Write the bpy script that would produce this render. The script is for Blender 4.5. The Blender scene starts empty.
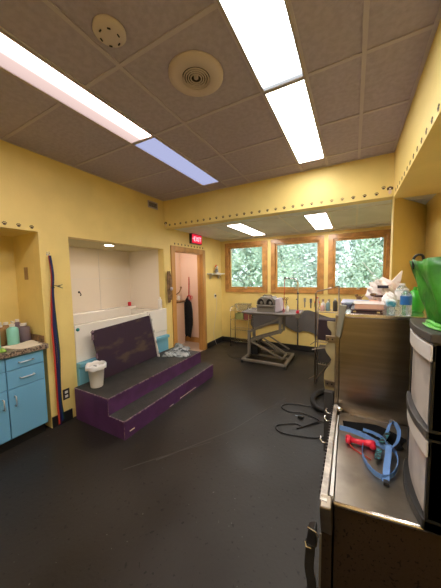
import bpy, bmesh, math, random
from mathutils import Vector, Matrix
random.seed(7)
S = bpy.context.scene
COL = S.collection
PI = math.pi
V = Vector

# ------------------------------------------------------------------ materials
MATS = {}
def mat(name, col, rough=0.6, metal=0.0, bump=0.0, bscale=40, var=0.0, vscale=8, stretch=None,
        spec=0.5, trans=0.0, alpha=1.0, emit=None, estr=0.0, col2=None, lo=0.4, hi=0.6, coat=0.0, sheen=0.0):
    m = bpy.data.materials.new(name); m.use_nodes = True
    nt = m.node_tree; N = nt.nodes; L = nt.links
    b = N['Principled BSDF']
    b.inputs['Base Color'].default_value = (*col, 1)
    b.inputs['Roughness'].default_value = rough
    b.inputs['Metallic'].default_value = metal
    b.inputs['Specular IOR Level'].default_value = spec
    b.inputs['Transmission Weight'].default_value = trans
    b.inputs['Alpha'].default_value = alpha
    b.inputs['Coat Weight'].default_value = coat
    b.inputs['Sheen Weight'].default_value = sheen
    if emit:
        b.inputs['Emission Color'].default_value = (*emit, 1)
        b.inputs['Emission Strength'].default_value = estr
    if bump or var or col2:
        tc = N.new('ShaderNodeTexCoord'); mp = N.new('ShaderNodeMapping')
        L.new(tc.outputs['Object'], mp.inputs['Vector'])
        if stretch: mp.inputs['Scale'].default_value = stretch
    if var or col2:
        n = N.new('ShaderNodeTexNoise'); n.inputs['Scale'].default_value = vscale
        n.inputs['Detail'].default_value = 5
        L.new(mp.outputs[0], n.inputs['Vector'])
        r = N.new('ShaderNodeValToRGB')
        r.color_ramp.elements[0].position = lo; r.color_ramp.elements[1].position = hi
        c2 = col2 if col2 else tuple(max(0, c * (1 - var)) for c in col)
        r.color_ramp.elements[0].color = (*c2, 1); r.color_ramp.elements[1].color = (*col, 1)
        L.new(n.outputs['Fac'], r.inputs['Fac']); L.new(r.outputs['Color'], b.inputs['Base Color'])
    if bump:
        n2 = N.new('ShaderNodeTexNoise'); n2.inputs['Scale'].default_value = bscale
        n2.inputs['Detail'].default_value = 4
        L.new(mp.outputs[0], n2.inputs['Vector'])
        bp = N.new('ShaderNodeBump'); bp.inputs['Strength'].default_value = bump
        bp.inputs['Distance'].default_value = 0.01
        L.new(n2.outputs['Fac'], bp.inputs['Height']); L.new(bp.outputs[0], b.inputs['Normal'])
    MATS[name] = m
    return m

def srgb(r, g, b):
    f = lambda c: (c / 255 / 12.92) if c / 255 <= .04045 else ((c / 255 + .055) / 1.055) ** 2.4
    return (f(r), f(g), f(b))

M_yel = mat('yellow_paint', (0.86, 0.67, 0.25), .5, bump=.12, bscale=60, var=.06, vscale=3)
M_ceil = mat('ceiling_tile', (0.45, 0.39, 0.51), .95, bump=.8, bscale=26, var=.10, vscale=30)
M_ceil3 = mat('nook_tile', (0.80, 0.82, 0.84), .9, bump=.5, bscale=26, var=.1, vscale=2)  # paler copy of the ceiling tile, bounce light put into its colour
M_ceil2 = mat('alcove_ceiling', (0.62, 0.54, 0.30), .8)
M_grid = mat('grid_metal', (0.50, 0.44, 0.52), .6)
M_cream = mat('cream_panel', (0.84, 0.76, 0.66), .35, bump=.05, bscale=5)
M_tub = mat('tub_white', (0.86, 0.82, 0.76), .25, coat=.3)
M_ltblue = mat('light_blue_paint', srgb(118, 180, 205), .5)
M_blue = mat('cabinet_blue', srgb(112, 172, 212), .45)
M_bluedk = mat('cabinet_frame_blue', srgb(84, 142, 184), .5)
M_gran = mat('granite', (0.36, 0.28, 0.21), .3, col2=(.05, .035, .03), vscale=60, lo=.42, hi=.55)
M_chrome = mat('chrome', (0.75, 0.75, 0.76), .22, 1.0)
M_rack = mat('dull_chrome', (0.34, 0.27, 0.22), .35, 1.0)
M_steel = mat('brushed_steel', (0.36, 0.30, 0.24), .3, 1.0, bump=.06, bscale=9, stretch=(1, 1, 14), var=.15, vscale=2)
M_steeld = mat('deck_steel', (0.42, 0.385, 0.35), .33, 1.0, bump=.10, bscale=7, var=.25, vscale=6)
M_steelb = mat('lip_steel', (0.85, 0.80, 0.76), .25, 1.0, bump=.05, bscale=30)
M_hazerail = mat('rail_steel', (0.55, 0.50, 0.46), .4, .8, bump=.3, bscale=40, var=.4, vscale=20)
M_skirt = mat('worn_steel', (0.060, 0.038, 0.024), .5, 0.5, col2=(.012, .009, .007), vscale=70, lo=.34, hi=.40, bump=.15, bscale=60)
M_galv = mat('painted_frame_grey', (0.23, 0.21, 0.185), .45, .3)
M_tableTop = mat('table_top_rubber', (0.20, 0.18, 0.18), .6, bump=.2, bscale=200)
M_web = mat('black_webbing', (0.006, 0.006, 0.007), .9, spec=.15)
M_black = mat('black_plastic', (0.012, 0.011, 0.012), .45)
M_blackg = mat('dark_grey_plastic', (0.06, 0.055, 0.055), .4)
M_rub = mat('black_rubber', (0.015, 0.014, 0.015), .65, bump=.3, bscale=90)
M_purple = mat('purple_paint', srgb(90, 52, 98), .45, var=.3, vscale=5)
M_purpled = mat('scuffed_dark_purple_mat', (0.035, 0.014, 0.034), .75, col2=(.085, .055, .04), vscale=3.2, lo=.33, hi=.46, stretch=(1, 1, 2.2), bump=.2)
M_mat = mat('step_rubber', (0.035, 0.032, 0.030), .65, bump=.5, bscale=120, var=.3, vscale=12)
M_scuff = mat('scuffed_edge', (0.28, 0.20, 0.22), .6, col2=(.09, .03, .10), vscale=40)
M_wood = mat('oak_trim', (0.58, 0.29, 0.075), .38, var=.35, vscale=6, stretch=(1, 1, .15), coat=.2)
M_woodw = mat('window_wood', (0.56, 0.27, 0.08), .35, var=.3, vscale=9, coat=.25)
M_woodl = mat('birch_board', (0.42, 0.33, 0.17), .55, var=.2, vscale=6)
M_white = mat('white_plastic', (0.78, 0.75, 0.72), .4)
M_liner = mat('bin_liner', (0.85, 0.83, 0.84), .3, bump=.5, bscale=25)
M_pink = mat('pinkish_wall', (0.74, 0.56, 0.46), .6)
M_glove = mat('dark_cloth', (0.01, 0.01, 0.013), .9)
M_grey = mat('grey_cloth', (0.36, 0.39, 0.41), .9, col2=(.06, .07, .08), vscale=9, lo=.44, hi=.54, stretch=(1, 3, 1), bump=.4)
M_grey2 = mat('pale_grey_cloth', (0.36, 0.37, 0.37), .9, col2=(.12, .14, .15), vscale=9, bump=.4)
M_towel = mat('cream_towel', (0.78, 0.68, 0.55), .95, bump=.6, bscale=80)
M_mint = mat('mint_liquid', srgb(140, 205, 192), .3)
M_mauve = mat('mauve_liquid', srgb(120, 105, 115), .3)
M_amber = mat('tan_liquid', srgb(160, 125, 80), .35)
M_lime = mat('lime_cloth', srgb(140, 180, 80), .8)
M_red = mat('red_plastic', srgb(215, 25, 55), .4)
M_redn = mat('red_nylon', srgb(185, 52, 28), .7)
M_orange = mat('orange_plastic', srgb(225, 95, 30), .5)
M_green = mat('green_nylon', srgb(14, 62, 45), .7)
M_navy = mat('navy_nylon', srgb(22, 32, 85), .7)
M_purp = mat('purple_nylon', srgb(45, 25, 75), .7)
M_strap = mat('blue_nylon', srgb(92, 132, 190), .6, bump=.3, bscale=150)
M_cyan = mat('cyan_print', srgb(60, 150, 160), .6, col2=(.006, .012, .02), vscale=60, lo=.5, hi=.62)
M_drawer = mat('frosted_plastic', (0.50, 0.45, 0.42), .4, var=.30, vscale=7, coat=.1)
M_lip = mat('lip_plastic', (0.58, 0.54, 0.52), .4)
M_drawer.node_tree.nodes['Principled BSDF'].inputs['Subsurface Weight'].default_value = 0.0
M_bag = mat('green_woven_bag', srgb(58, 142, 34), .42, bump=.9, bscale=9, var=.45, vscale=7, col2=srgb(34, 98, 20), lo=.38, hi=.62)
M_bagl = mat('bag_lining_green', srgb(80, 165, 55), .4, bump=.5, bscale=20)
M_brown = mat('brown_leather', (0.30, 0.17, 0.08), .7, bump=.5, bscale=30, var=.5, vscale=20)
M_paw = mat('paw_brown', (0.07, 0.035, 0.015), .6)
M_pawl = mat('paw_tan', (0.32, 0.20, 0.07), .6)
M_peach = mat('peach_pages', (0.85, 0.50, 0.36), .7, bump=.4, bscale=60, stretch=(1, 1, 12))
M_binder = mat('maroon_cover', (0.06, 0.018, 0.02), .35)
M_mag = mat('lilac_cover', (0.45, 0.42, 0.62), .35)
M_magd = mat('dark_cover', (0.03, 0.03, 0.06), .3)
M_plasb = mat('clear_pet', (0.75, 0.85, 0.90), .12, trans=.75, spec=.5)
M_label = mat('blue_label', srgb(45, 110, 180), .4)
M_label2 = mat('teal_label', srgb(60, 150, 175), .4, col2=(.7, .8, .85), vscale=25)
M_gbot = mat('green_bottle', srgb(55, 160, 45), .25)
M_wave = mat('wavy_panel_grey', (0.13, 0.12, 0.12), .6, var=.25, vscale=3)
M_pbag = mat('white_carrier_bag', (0.80, 0.72, 0.70), .35, bump=.6, bscale=12, col2=(.65, .42, .38), vscale=9, lo=.34, hi=.46)
M_brass = mat('dark_knob', (0.05, 0.04, 0.04), .4, .5)
M_clear = mat('clear_bin', (0.80, 0.80, 0.72), .2, trans=.8)
M_teal = mat('teal_knob', srgb(20, 130, 130), .4)
M_hand = mat('handle_chrome', (0.8, 0.82, 0.85), .3, .9)
M_vent = mat('diffuser_tan', (0.58, 0.48, 0.47), .6)
M_ventd = mat('vent_dark', (0.02, 0.015, 0.012), .7)
M_detect = mat('detector_offwhite', (0.60, 0.51, 0.50), .6)
M_fix = mat('fixture_frame', (0.42, 0.36, 0.36), .4)
M_bark = mat('bark', (0.35, 0.32, 0.28), .9, var=.4, vscale=10)
def leaf(name, col):
    m = mat(name, col, .7, var=.25, vscale=2.5); nt = m.node_tree; N = nt.nodes; L = nt.links
    b = N['Principled BSDF']; tr = N.new('ShaderNodeBsdfTranslucent'); mx = N.new('ShaderNodeMixShader'); mx.inputs[0].default_value = .45
    L.new(b.inputs['Base Color'].links[0].from_socket, tr.inputs[0]); L.new(b.outputs[0], mx.inputs[1]); L.new(tr.outputs[0], mx.inputs[2])
    L.new(mx.outputs[0], N['Material Output'].inputs[0]); return m
M_leafA = leaf('leaf_green', (0.42, 0.53, 0.42))
M_leafB = leaf('leaf_pale', (0.50, 0.59, 0.54))
M_grass = mat('grass', (0.2, 0.32, 0.1), .9, var=.3)
M_tilef = mat('bathroom_floor', (0.35, 0.25, 0.18), .6)

def emis(name, col, s):
    m = bpy.data.materials.new(name); m.use_nodes = True
    nt = m.node_tree; nt.nodes.clear()
    e = nt.nodes.new('ShaderNodeEmission'); o = nt.nodes.new('ShaderNodeOutputMaterial')
    e.inputs[0].default_value = (*col, 1); e.inputs[1].default_value = s
    nt.links.new(e.outputs[0], o.inputs[0]); return m
LS = 5.2
E_A = emis('lens_pinkish', (1, .74, .68), 1)
E_B = emis('lens_bluish', (.58, .62, .95), .27)
E_C = emis('lens_cool', (.93, .97, 1), LS * 1.5)
E_D = emis('lens_warm', (1, .95, .84), LS * 1.4)
E_N = emis('lens_nook', (1, .93, .85), LS * 1.3)
E_R = emis('lens_recessed', (1, .80, .62), 30)
E_exit = emis('exit_red', (1, .03, .07), .30)
E_exitw = emis('exit_letters', (1, .45, .52), .75)

def lens_grad(m, axis, stops):
    nt = m.node_tree; N = nt.nodes; L = nt.links
    tc = N.new('ShaderNodeTexCoord'); sp = N.new('ShaderNodeSeparateXYZ'); rp = N.new('ShaderNodeValToRGB'); mu = N.new('ShaderNodeMath')
    mu.operation = 'MULTIPLY'; mu.inputs[1].default_value = 10
    L.new(tc.outputs['Generated'], sp.inputs[0]); L.new(sp.outputs[axis], rp.inputs[0])
    el = rp.color_ramp.elements
    while len(el) < len(stops): el.new(.5)
    for e, (p, v) in zip(el, stops): e.position = p; e.color = (v / 10, v / 10, v / 10, 1)
    L.new(rp.outputs[0], mu.inputs[0]); L.new(mu.outputs[0], [n for n in N if n.type == 'EMISSION'][0].inputs[1])
lens_grad(E_A, 0, [(0, .28), (.42, .33), (.66, 2.0), (.85, 9.5), (1, 3.0)])   # the tube lies along one side of the lens
lens_grad(E_C, 1, [(0, .6), (.05, 8), (.88, 8), (.985, .25)])
# rubber floor
def floor_mat():
    m = mat('rubber_floor', (0.04, 0.034, 0.030), .42, bump=.12, bscale=45, spec=.32)
    nt = m.node_tree; N = nt.nodes; L = nt.links; b = N['Principled BSDF']
    tc = N.new('ShaderNodeTexCoord')
    def noise(sc, det=4, stretch=None):
        n = N.new('ShaderNodeTexNoise'); n.inputs['Scale'].default_value = sc; n.inputs['Detail'].default_value = det
        if stretch:
            mp = N.new('ShaderNodeMapping'); mp.inputs['Scale'].default_value = stretch
            L.new(tc.outputs['Object'], mp.inputs[0]); L.new(mp.outputs[0], n.inputs['Vector'])
        else: L.new(tc.outputs['Object'], n.inputs['Vector'])
        return n
    def ramp(n, a, ca, c, cb):
        r = N.new('ShaderNodeValToRGB'); e = r.color_ramp.elements
        e[0].position = a; e[0].color = (*ca, 1); e[1].position = c; e[1].color = (*cb, 1)
        L.new(n.outputs['Fac'], r.inputs['Fac']); return r
    r1 = ramp(noise(1.1), .35, (.017, .0135, .0115), .68, (.031, .027, .025))
    r2 = ramp(noise(30, 3), .30, (0, 0, 0), .36, (1, 1, 1))
    mx = N.new('ShaderNodeMixRGB'); mx.blend_type = 'MULTIPLY'; mx.inputs[0].default_value = .75
    L.new(r1.outputs[0], mx.inputs[1]); L.new(r2.outputs[0], mx.inputs[2])
    r3 = ramp(noise(42, 2), .745, (0, 0, 0), .76, (.07, .07, .07))
    ad = N.new('ShaderNodeMixRGB'); ad.blend_type = 'ADD'; ad.inputs[0].default_value = 1
    L.new(mx.outputs[0], ad.inputs[1]); L.new(r3.outputs[0], ad.inputs[2])
    L.new(ad.outputs[0], b.inputs['Base Color'])
    r4 = ramp(noise(2.2), .3, (.34,) * 3, .7, (.52,) * 3)
    L.new(r4.outputs[0], b.inputs['Roughness'])
    return m
M_floor = floor_mat()
M_seam = mat('floor_seam', (0.045, 0.040, 0.037), .6)

def glass_mat():
    m = bpy.data.materials.new('window_glass'); m.use_nodes = True
    nt = m.node_tree; N = nt.nodes; N.clear(); L = nt.links
    t = N.new('ShaderNodeBsdfTransparent'); g = N.new('ShaderNodeBsdfGlossy'); g.inputs['Roughness'].default_value = .05
    f = N.new('ShaderNodeFresnel'); mx = N.new('ShaderNodeMixShader'); o = N.new('ShaderNodeOutputMaterial')
    t.inputs[0].default_value = (.93, .95, .95, 1)
    L.new(f.outputs[0], mx.inputs[0]); L.new(t.outputs[0], mx.inputs[1]); L.new(g.outputs[0], mx.inputs[2]); L.new(mx.outputs[0], o.inputs[0])
    return m
M_glass = glass_mat()

# ------------------------------------------------------------------ mesh builder
ORI = {}
def tagp(o, label=None, cat=None, group=None, kind=None):
    if label: o['label'] = label
    if cat: o['category'] = cat
    if group: o['group'] = group
    if kind: o['kind'] = kind
    return o
def thing(name, label, cat, loc=(0, 0, 0), group=None):
    o = bpy.data.objects.new(name, None); COL.objects.link(o)
    o.empty_display_size = .05
    o.location = loc; ORI[o] = V(loc)
    return tagp(o, label, cat, group)

class MB:
    def __init__(s): s.v = []; s.f = []
    def add(s, vs, fs):
        n = len(s.v); s.v += [V(v) for v in vs]; s.f += [tuple(n + i for i in f) for f in fs]; return s
    def box(s, x0, x1, y0, y1, z0, z1):
        return s.add([(x0, y0, z0), (x1, y0, z0), (x1, y1, z0), (x0, y1, z0), (x0, y0, z1), (x1, y0, z1), (x1, y1, z1), (x0, y1, z1)],
                     [(0, 3, 2, 1), (4, 5, 6, 7), (0, 1, 5, 4), (1, 2, 6, 5), (2, 3, 7, 6), (3, 0, 4, 7)])
    def hexa(s, p): return s.add(p, [(0, 3, 2, 1), (4, 5, 6, 7), (0, 1, 5, 4), (1, 2, 6, 5), (2, 3, 7, 6), (3, 0, 4, 7)])
    def prism(s, poly, d):      # poly: 3-D points of one face, d: extrusion vector
        n = len(poly); d = V(d); P = [V(p) for p in poly]
        return s.add(P + [p + d for p in P], [tuple(range(n))[::-1], tuple(range(n, 2 * n))] + [(i, (i + 1) % n, n + (i + 1) % n, n + i) for i in range(n)])
    def tube(s, pts, r, n=8, closed=False):
        P = [V(p) for p in pts]; m = len(P); rr = r if isinstance(r, (list, tuple)) else [r] * m
        up = None; vs = []; fs = []
        for i in range(m):
            a = P[(i - 1) % m] if (i or closed) else P[0]; b = P[(i + 1) % m] if (i < m - 1 or closed) else P[-1]
            t = (b - a).normalized() if (b - a).length > 1e-9 else V((0, 0, 1))
            if up is None:
                up = V((0, 0, 1)) if abs(t.z) < .9 else V((1, 0, 0))
            u = (up - t * up.dot(t)); u = u.normalized() if u.length > 1e-6 else t.orthogonal().normalized()
            up = u; w = t.cross(u)
            for k in range(n):
                an = 2 * PI * k / n; vs.append(P[i] + (u * math.cos(an) + w * math.sin(an)) * rr[i])
        for i in range(m if closed else m - 1):
            for k in range(n):
                a = i * n + k; b = i * n + (k + 1) % n; j = (i + 1) % m
                fs.append((a, b, j * n + (k + 1) % n, j * n + k))
        if not closed: fs += [tuple(range(n))[::-1], tuple((m - 1) * n + k for k in range(n))]
        return s.add(vs, fs)
    def bar(s, a, b, w, h=None, up=(0, 0, 1)):
        a = V(a); b = V(b); h = h or w; t = (b - a).normalized(); u = V(up)
        if abs(t.dot(u)) > .95: u = V((1, 0, 0))
        x = t.cross(u).normalized(); y = x.cross(t).normalized(); c = []
        for p in (a, b):
            for sx, sy in ((-1, -1), (1, -1), (1, 1), (-1, 1)): c.append(p + x * sx * w / 2 + y * sy * h / 2)
        return s.hexa(c)
    def lathe(s, prof, c, n=24, axis='Z', sx=1, sy=1):
        vs = []; fs = []; c = V(c)
        for r, z in prof:
            for k in range(n):
                an = 2 * PI * k / n; x = r * math.cos(an) * sx; y = r * math.sin(an) * sy
                vs.append(c + (V((x, y, z)) if axis == 'Z' else V((z, x, y)) if axis == 'X' else V((x, z, y))))
        m = len(prof)
        for i in range(m - 1):
            for k in range(n):
                fs.append((i * n + k, i * n + (k + 1) % n, (i + 1) * n + (k + 1) % n, (i + 1) * n + k))
        fs += [tuple(range(n))[::-1], tuple((m - 1) * n + k for k in range(n))]
        return s.add(vs, fs)
    def ribbon(s, pts, w, th, wd):
        P = [V(p) for p in pts]; m = len(P); vs = []; fs = []
        for i in range(m):
            t = (P[min(i + 1, m - 1)] - P[max(i - 1, 0)]).normalized()
            W = V(wd[i] if isinstance(wd, list) else wd); W = (W - t * W.dot(t)).normalized(); T = t.cross(W)
            ww = w[i] if isinstance(w, list) else w
            for a, b in ((-1, -1), (1, -1), (1, 1), (-1, 1)): vs.append(P[i] + W * a * ww / 2 + T * b * th / 2)
        for i in range(m - 1):
            for k in range(4): fs.append((i * 4 + k, i * 4 + (k + 1) % 4, i * 4 + 4 + (k + 1) % 4, i * 4 + 4 + k))
        fs += [(3, 2, 1, 0), tuple((m - 1) * 4 + k for k in range(4))]
        return s.add(vs, fs)
    def blob(s, c, r, n=10, m=7, f=None):
        c = V(c); vs = []; fs = []
        for i in range(m + 1):
            th = PI * i / m
            for k in range(n):
                ph = 2 * PI * k / n; d = V((math.sin(th) * math.cos(ph), math.sin(th) * math.sin(ph), math.cos(th)))
                q = f(d) if f else 1
                vs.append(c + V((d.x * r[0], d.y * r[1], d.z * r[2])) * q)
        for i in range(m):
            for k in range(n): fs.append((i * n + k, (i + 1) * n + k, (i + 1) * n + (k + 1) % n, i * n + (k + 1) % n))
        return s.add(vs, fs)
    def build(s, name, m, parent=None, bevel=0, smooth=False, sub=0, org=None, **tg):
        if parent is not None: o0 = ORI[parent]
        elif org is not None: o0 = V(org)
        else:
            xs = [v.x for v in s.v]; ys = [v.y for v in s.v]; zs = [v.z for v in s.v]
            o0 = V(((min(xs) + max(xs)) / 2, (min(ys) + max(ys)) / 2, min(zs)))
        me = bpy.data.meshes.new(name); me.from_pydata([v - o0 for v in s.v], [], s.f)
        bm = bmesh.new(); bm.from_mesh(me); bmesh.ops.remove_doubles(bm, verts=bm.verts, dist=1e-6)
        bmesh.ops.recalc_face_normals(bm, faces=bm.faces); bm.to_mesh(me); bm.free()
        me.materials.append(m)
        if smooth: me.polygons.foreach_set('use_smooth', [True] * len(me.polygons))
        o = bpy.data.objects.new(name, me); COL.objects.link(o)
        if parent is not None: o.parent = parent; ORI[o] = o0
        else: o.location = o0; ORI[o] = o0
        if bevel:
            b = o.modifiers.new('bevel', 'BEVEL'); b.width = bevel; b.segments = 2; b.limit_method = 'ANGLE'; b.harden_normals = False
        if sub:
            b = o.modifiers.new('sub', 'SUBSURF'); b.levels = sub; b.render_levels = sub
        return tagp(o, **tg)

def B(*a): return MB().box(*a)
def copy_tree(o, loc=None, **tg):
    c = o.copy(); COL.objects.link(c)
    for ch in [q for q in COL.objects if q.parent == o]:
        d = copy_tree(ch); d.parent = c
    if loc is not None: c.location = loc
    return tagp(c, **tg)
def arc(c, r, a0, a1, n, plane='XY'):
    out = []
    for i in range(n + 1):
        a = math.radians(a0 + (a1 - a0) * i / n); x, y = r * math.cos(a), r * math.sin(a)
        out.append(V(c) + (V((x, y, 0)) if plane == 'XY' else V((x, 0, y)) if plane == 'XZ' else V((0, x, y))))
    return out
def smoothp(pts, k=4):       # Catmull-Rom
    P = [V(p) for p in pts]; out = []
    for i in range(len(P) - 1):
        p0 = P[max(i - 1, 0)]; p1 = P[i]; p2 = P[i + 1]; p3 = P[min(i + 2, len(P) - 1)]
        for j in range(k):
            t = j / k
            out.append(.5 * ((2 * p1) + (p2 - p0) * t + (2 * p0 - 5 * p1 + 4 * p2 - p3) * t * t + (3 * p1 - p0 - 3 * p2 + p3) * t ** 3))
    return out + [P[-1]]
ORD = ['first', 'second', 'third', 'fourth', 'fifth', 'sixth', 'seventh', 'eighth', 'ninth', 'tenth', 'eleventh', 'twelfth', 'thirteenth',
       'fourteenth', 'fifteenth', 'sixteenth', 'seventeenth', 'eighteenth', 'nineteenth', 'twentieth']

# ------------------------------------------------------------------ dimensions
XL, XR, XS, YB, YW, YK = -2.739, .75, .348, 3.125, 5.063, -1.6
H, ZB, ZN, ZS = 2.797, 2.354, 2.379, 2.325
K = 'structure'

# ------------------------------------------------------------------ shell
B(XL - .001, XR + .1, YK, YW + .1, -.1, 0).build('floor', M_floor, kind=K)
B(-3.75, XL - .002, 3.2, 4.8, -.1, 0).build('floor', M_tilef, kind=K)
B(-3.75, XL - .002, -.1, 3.2, -.1, 0).build('floor', M_floor, kind=K)
sm = MB()
sm.ribbon([(-1.45, 1.45, .0008), (-1.05, 2.1, .0008), (-.72, 3.0, .0008)], .012, .001, (1, 0, 0))
sm.ribbon([(-1.62, 1.25, .0008), (-1.36, 1.60, .0008), (-1.15, 1.86, .0008)], .006, .001, (1, 0, 0))
sm.build('trim_1', M_seam, kind=K)

w = MB(); x0, x1 = XL - .12, XL
w.box(x0, x1, YK, 0, 0, H); w.box(x0, x1, 0, 1.28, 2.03, H); w.box(x0, x1, 1.28, 1.57, 0, H)
w.box(x0, x1, 1.57, 3.09, 2.02, H); w.box(x0, x1, 3.09, 3.36, 0, H); w.box(x0, x1, 3.36, 4.24, 2.02, H); w.box(x0, x1, 4.24, YW + .1, 0, H)
w.build('wall_left', M_yel, kind=K)
# cabinet alcove
w = MB(); w.box(-3.37, -3.27, -.1, 1.38, 0, 2.13); w.box(-3.27, x0, 1.28, 1.38, 0, 2.13); w.box(-3.27, x0, -.1, 0, 0, 2.13)
w.box(-3.27, x0, 0, 1.28, 2.03, 2.13); w.build('wall_cabinet_alcove', M_yel, kind=K)
# tub alcove
w = MB(); w.box(-3.65, -3.55, 1.47, 3.19, 0, 2.1); w.box(-3.55, x0, 1.47, 1.57, 0, 2.1); w.box(-3.55, x0, 3.09, 3.19, 0, 2.1)
w.build('wall_tub_alcove', M_cream, kind=K)
w = MB(); w.box(x0, XL, 3.0895, 3.0899, 0, 2.02)
B(-3.55, x0, 1.57, 3.09, 2.02, 2.1).build('ceiling', M_ceil2, kind=K)
w = MB()
for z in (1.55,): w.box(-3.549, -3.546, 1.57, 3.09, z, z + .006)
w.box(-3.549, -3.546, 2.48, 2.486, 1.0, 2.02)
w.build('trim_2', M_white, kind=K)
# bathroom
w = MB(); w.box(-3.75, -3.65, 3.2, 4.8, 0, 2.5); w.box(-3.65, x0, 4.7, 4.8, 0, 2.5); w.box(-3.65, x0, 3.2, 3.3, 0, 2.5)
w.build('wall_bathroom', M_pink, kind=K)
B(-3.65, x0, 3.3, 4.7, 2.4, 2.5).build('ceiling', M_pink, kind=K)
B(-3.64, x0 - .02, 4.68, 4.70, 0, .12).build('baseboard_bathroom', M_wood, kind=K)
# window wall
WN = [(-2.62, -1.61), (-1.53, -.495), (-.42, .577)]
Z0, Z1, FW = 1.182, 2.298, .085
w = MB(); y0, y1 = YW, YW + .16
xs = [XL - .12]
for a, b in WN: xs += [a + FW, b - FW]
xs.append(XR + .1)
for i in range(0, len(xs), 2): w.box(xs[i], xs[i + 1], y0, y1, Z0 + FW, Z1 - FW)
w.box(xs[0], xs[-1], y0, y1, -.0, Z0 + FW); w.box(xs[0], xs[-1], y0, y1, Z1 - FW, H + .1)
w.build('wall_window', M_yel, kind=K)
# beam, soffit, stub, right, back
B(XL, XR, YB, YB + .14, ZB, H).build('wall_beam', M_yel, kind=K)
B(XS, XR, YK, YB, ZS, H).build('wall_soffit', M_yel, kind=K)
B(XR, XR + .1, YK, YW, 0, H).build('wall_right', M_yel, kind=K)
MB().prism([(XS + .008, YB, 0), (.75, 3.76, 0), (.75, 3.90, 0), (XS + .008, YB + .16, 0)], (0, 0, ZB)).build('wall_stub', M_yel, kind=K)
B(XL - .12, XR + .1, YK - .1, YK, 0, H).build('wall_back', M_yel, kind=K)
w = MB()
w.box(XL - .12, XR + .1, YK, YB + .14, H, H + .1)
w.build('ceiling', M_ceil, kind=K)
B(XL, XR, YB + .14, YW, ZN, ZN + .1).build('ceiling', M_ceil3, kind=K)
# ceiling grid
g = MB(); t = .007
XLn = [-1.820, -1.545, -1.22, -.560, -.283, .030]
YLn = [-1.39, -.78, -.17, .44, 1.055, 1.675, 2.275, 2.885]
for x in XLn: g.box(x - .012, x + .012, YK, YB, H - t, H)
for y in YLn:
    for a, b in ((XL, -1.82), (-1.545, -.56), (-.283, XS)): g.box(a, b, y - .012, y + .012, H - t * .9, H)
g.box(XL, XL + .02, YK, YB, H - t, H); g.box(XS - .02, XS, YK, YB, H - t, H); g.box(XL, XS, YB - .02, YB, H - t, H)
g.build('trim_3', M_grid, kind=K)
g = MB()
for x in (-2.1, -1.82, -1.545, -.94, -.62, -.32, .03): g.box(x - .012, x + .012, YB + .14, YW, ZN - t, ZN)
for y in (3.55, 4.79): g.box(XL, XR, y - .012, y + .012, ZN - t * .9, ZN)
g.box(XL, XR, YW - .03, YW, ZN - .02, ZN)
g.build('trim_4', M_white, kind=K)
# baseboards
bh = .115
w = MB(); w.box(XL, XL + .012, 1.285, 1.49, 0, bh); w.box(XL, XL + .012, 4.352, YW, 0, bh); w.box(XL, XL + .012, YK, 0, 0, bh)
w.build('baseboard_left', M_black, kind=K)
B(XL + .012, XR, YW - .012, YW, 0, bh).build('baseboard_window', M_black, kind=K)
# door casing and jamb
d = MB(); X = XL
d.box(X, X + .02, 3.262, 3.36, 0, 2.095); d.box(X, X + .02, 4.24, 4.345, 0, 2.095); d.box(X, X + .02, 3.36, 4.24, 2.02, 2.095)
d.box(x0, X, 3.345, 3.362, 0, 2.02); d.box(x0, X, 4.238, 4.255, 0, 2.02); d.box(x0, X, 3.36, 4.24, 2.004, 2.021)
d.box(x0 + .04, x0 + .075, 3.362, 3.375, 0, 2.0); d.box(x0 + .04, x0 + .075, 4.225, 4.238, 0, 2.0)
d.build('door_1', M_wood, bevel=.003, kind=K)
# windows
for i, (a, b) in enumerate(WN):
    wt = MB(); y = YW - .022
    wt.box(a, b, y, YW + .05, Z0, Z0 + FW); wt.box(a, b, y, YW + .05, Z1 - FW, Z1)
    wt.box(a, a + FW, y, YW + .05, Z0 + FW, Z1 - FW); wt.box(b - FW, b, y, YW + .05, Z0 + FW, Z1 - FW)
    f = wt.build('window_%d' % (i + 1), M_woodw, bevel=.004, kind=K)
    s = MB(); A, Bx, zz0, zz1, q = a + FW, b - FW, Z0 + FW, Z1 - FW, .038
    s.box(A, Bx, YW + .012, YW + .06, zz0, zz0 + q); s.box(A, Bx, YW + .012, YW + .06, zz1 - q, zz1)
    s.box(A, A + q, YW + .012, YW + .06, zz0 + q, zz1 - q); s.box(Bx - q, Bx, YW + .012, YW + .06, zz0 + q, zz1 - q)
    s.build('sash', M_wood, f)
    B(A + q, Bx - q, YW + .035, YW + .039, zz0 + q, zz1 - q).build('pane', M_glass, f)
    l = MB(); cx = (a + b) / 2; l.box(cx - .03, cx + .03, YW - .005, YW + .012, zz0 + .005, zz0 + .02); l.bar((cx - .02, YW - .008, zz0 + .02), (cx + .03, YW - .008, zz0 + .04), .012)
    l.build('crank', M_hand, f)

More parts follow.
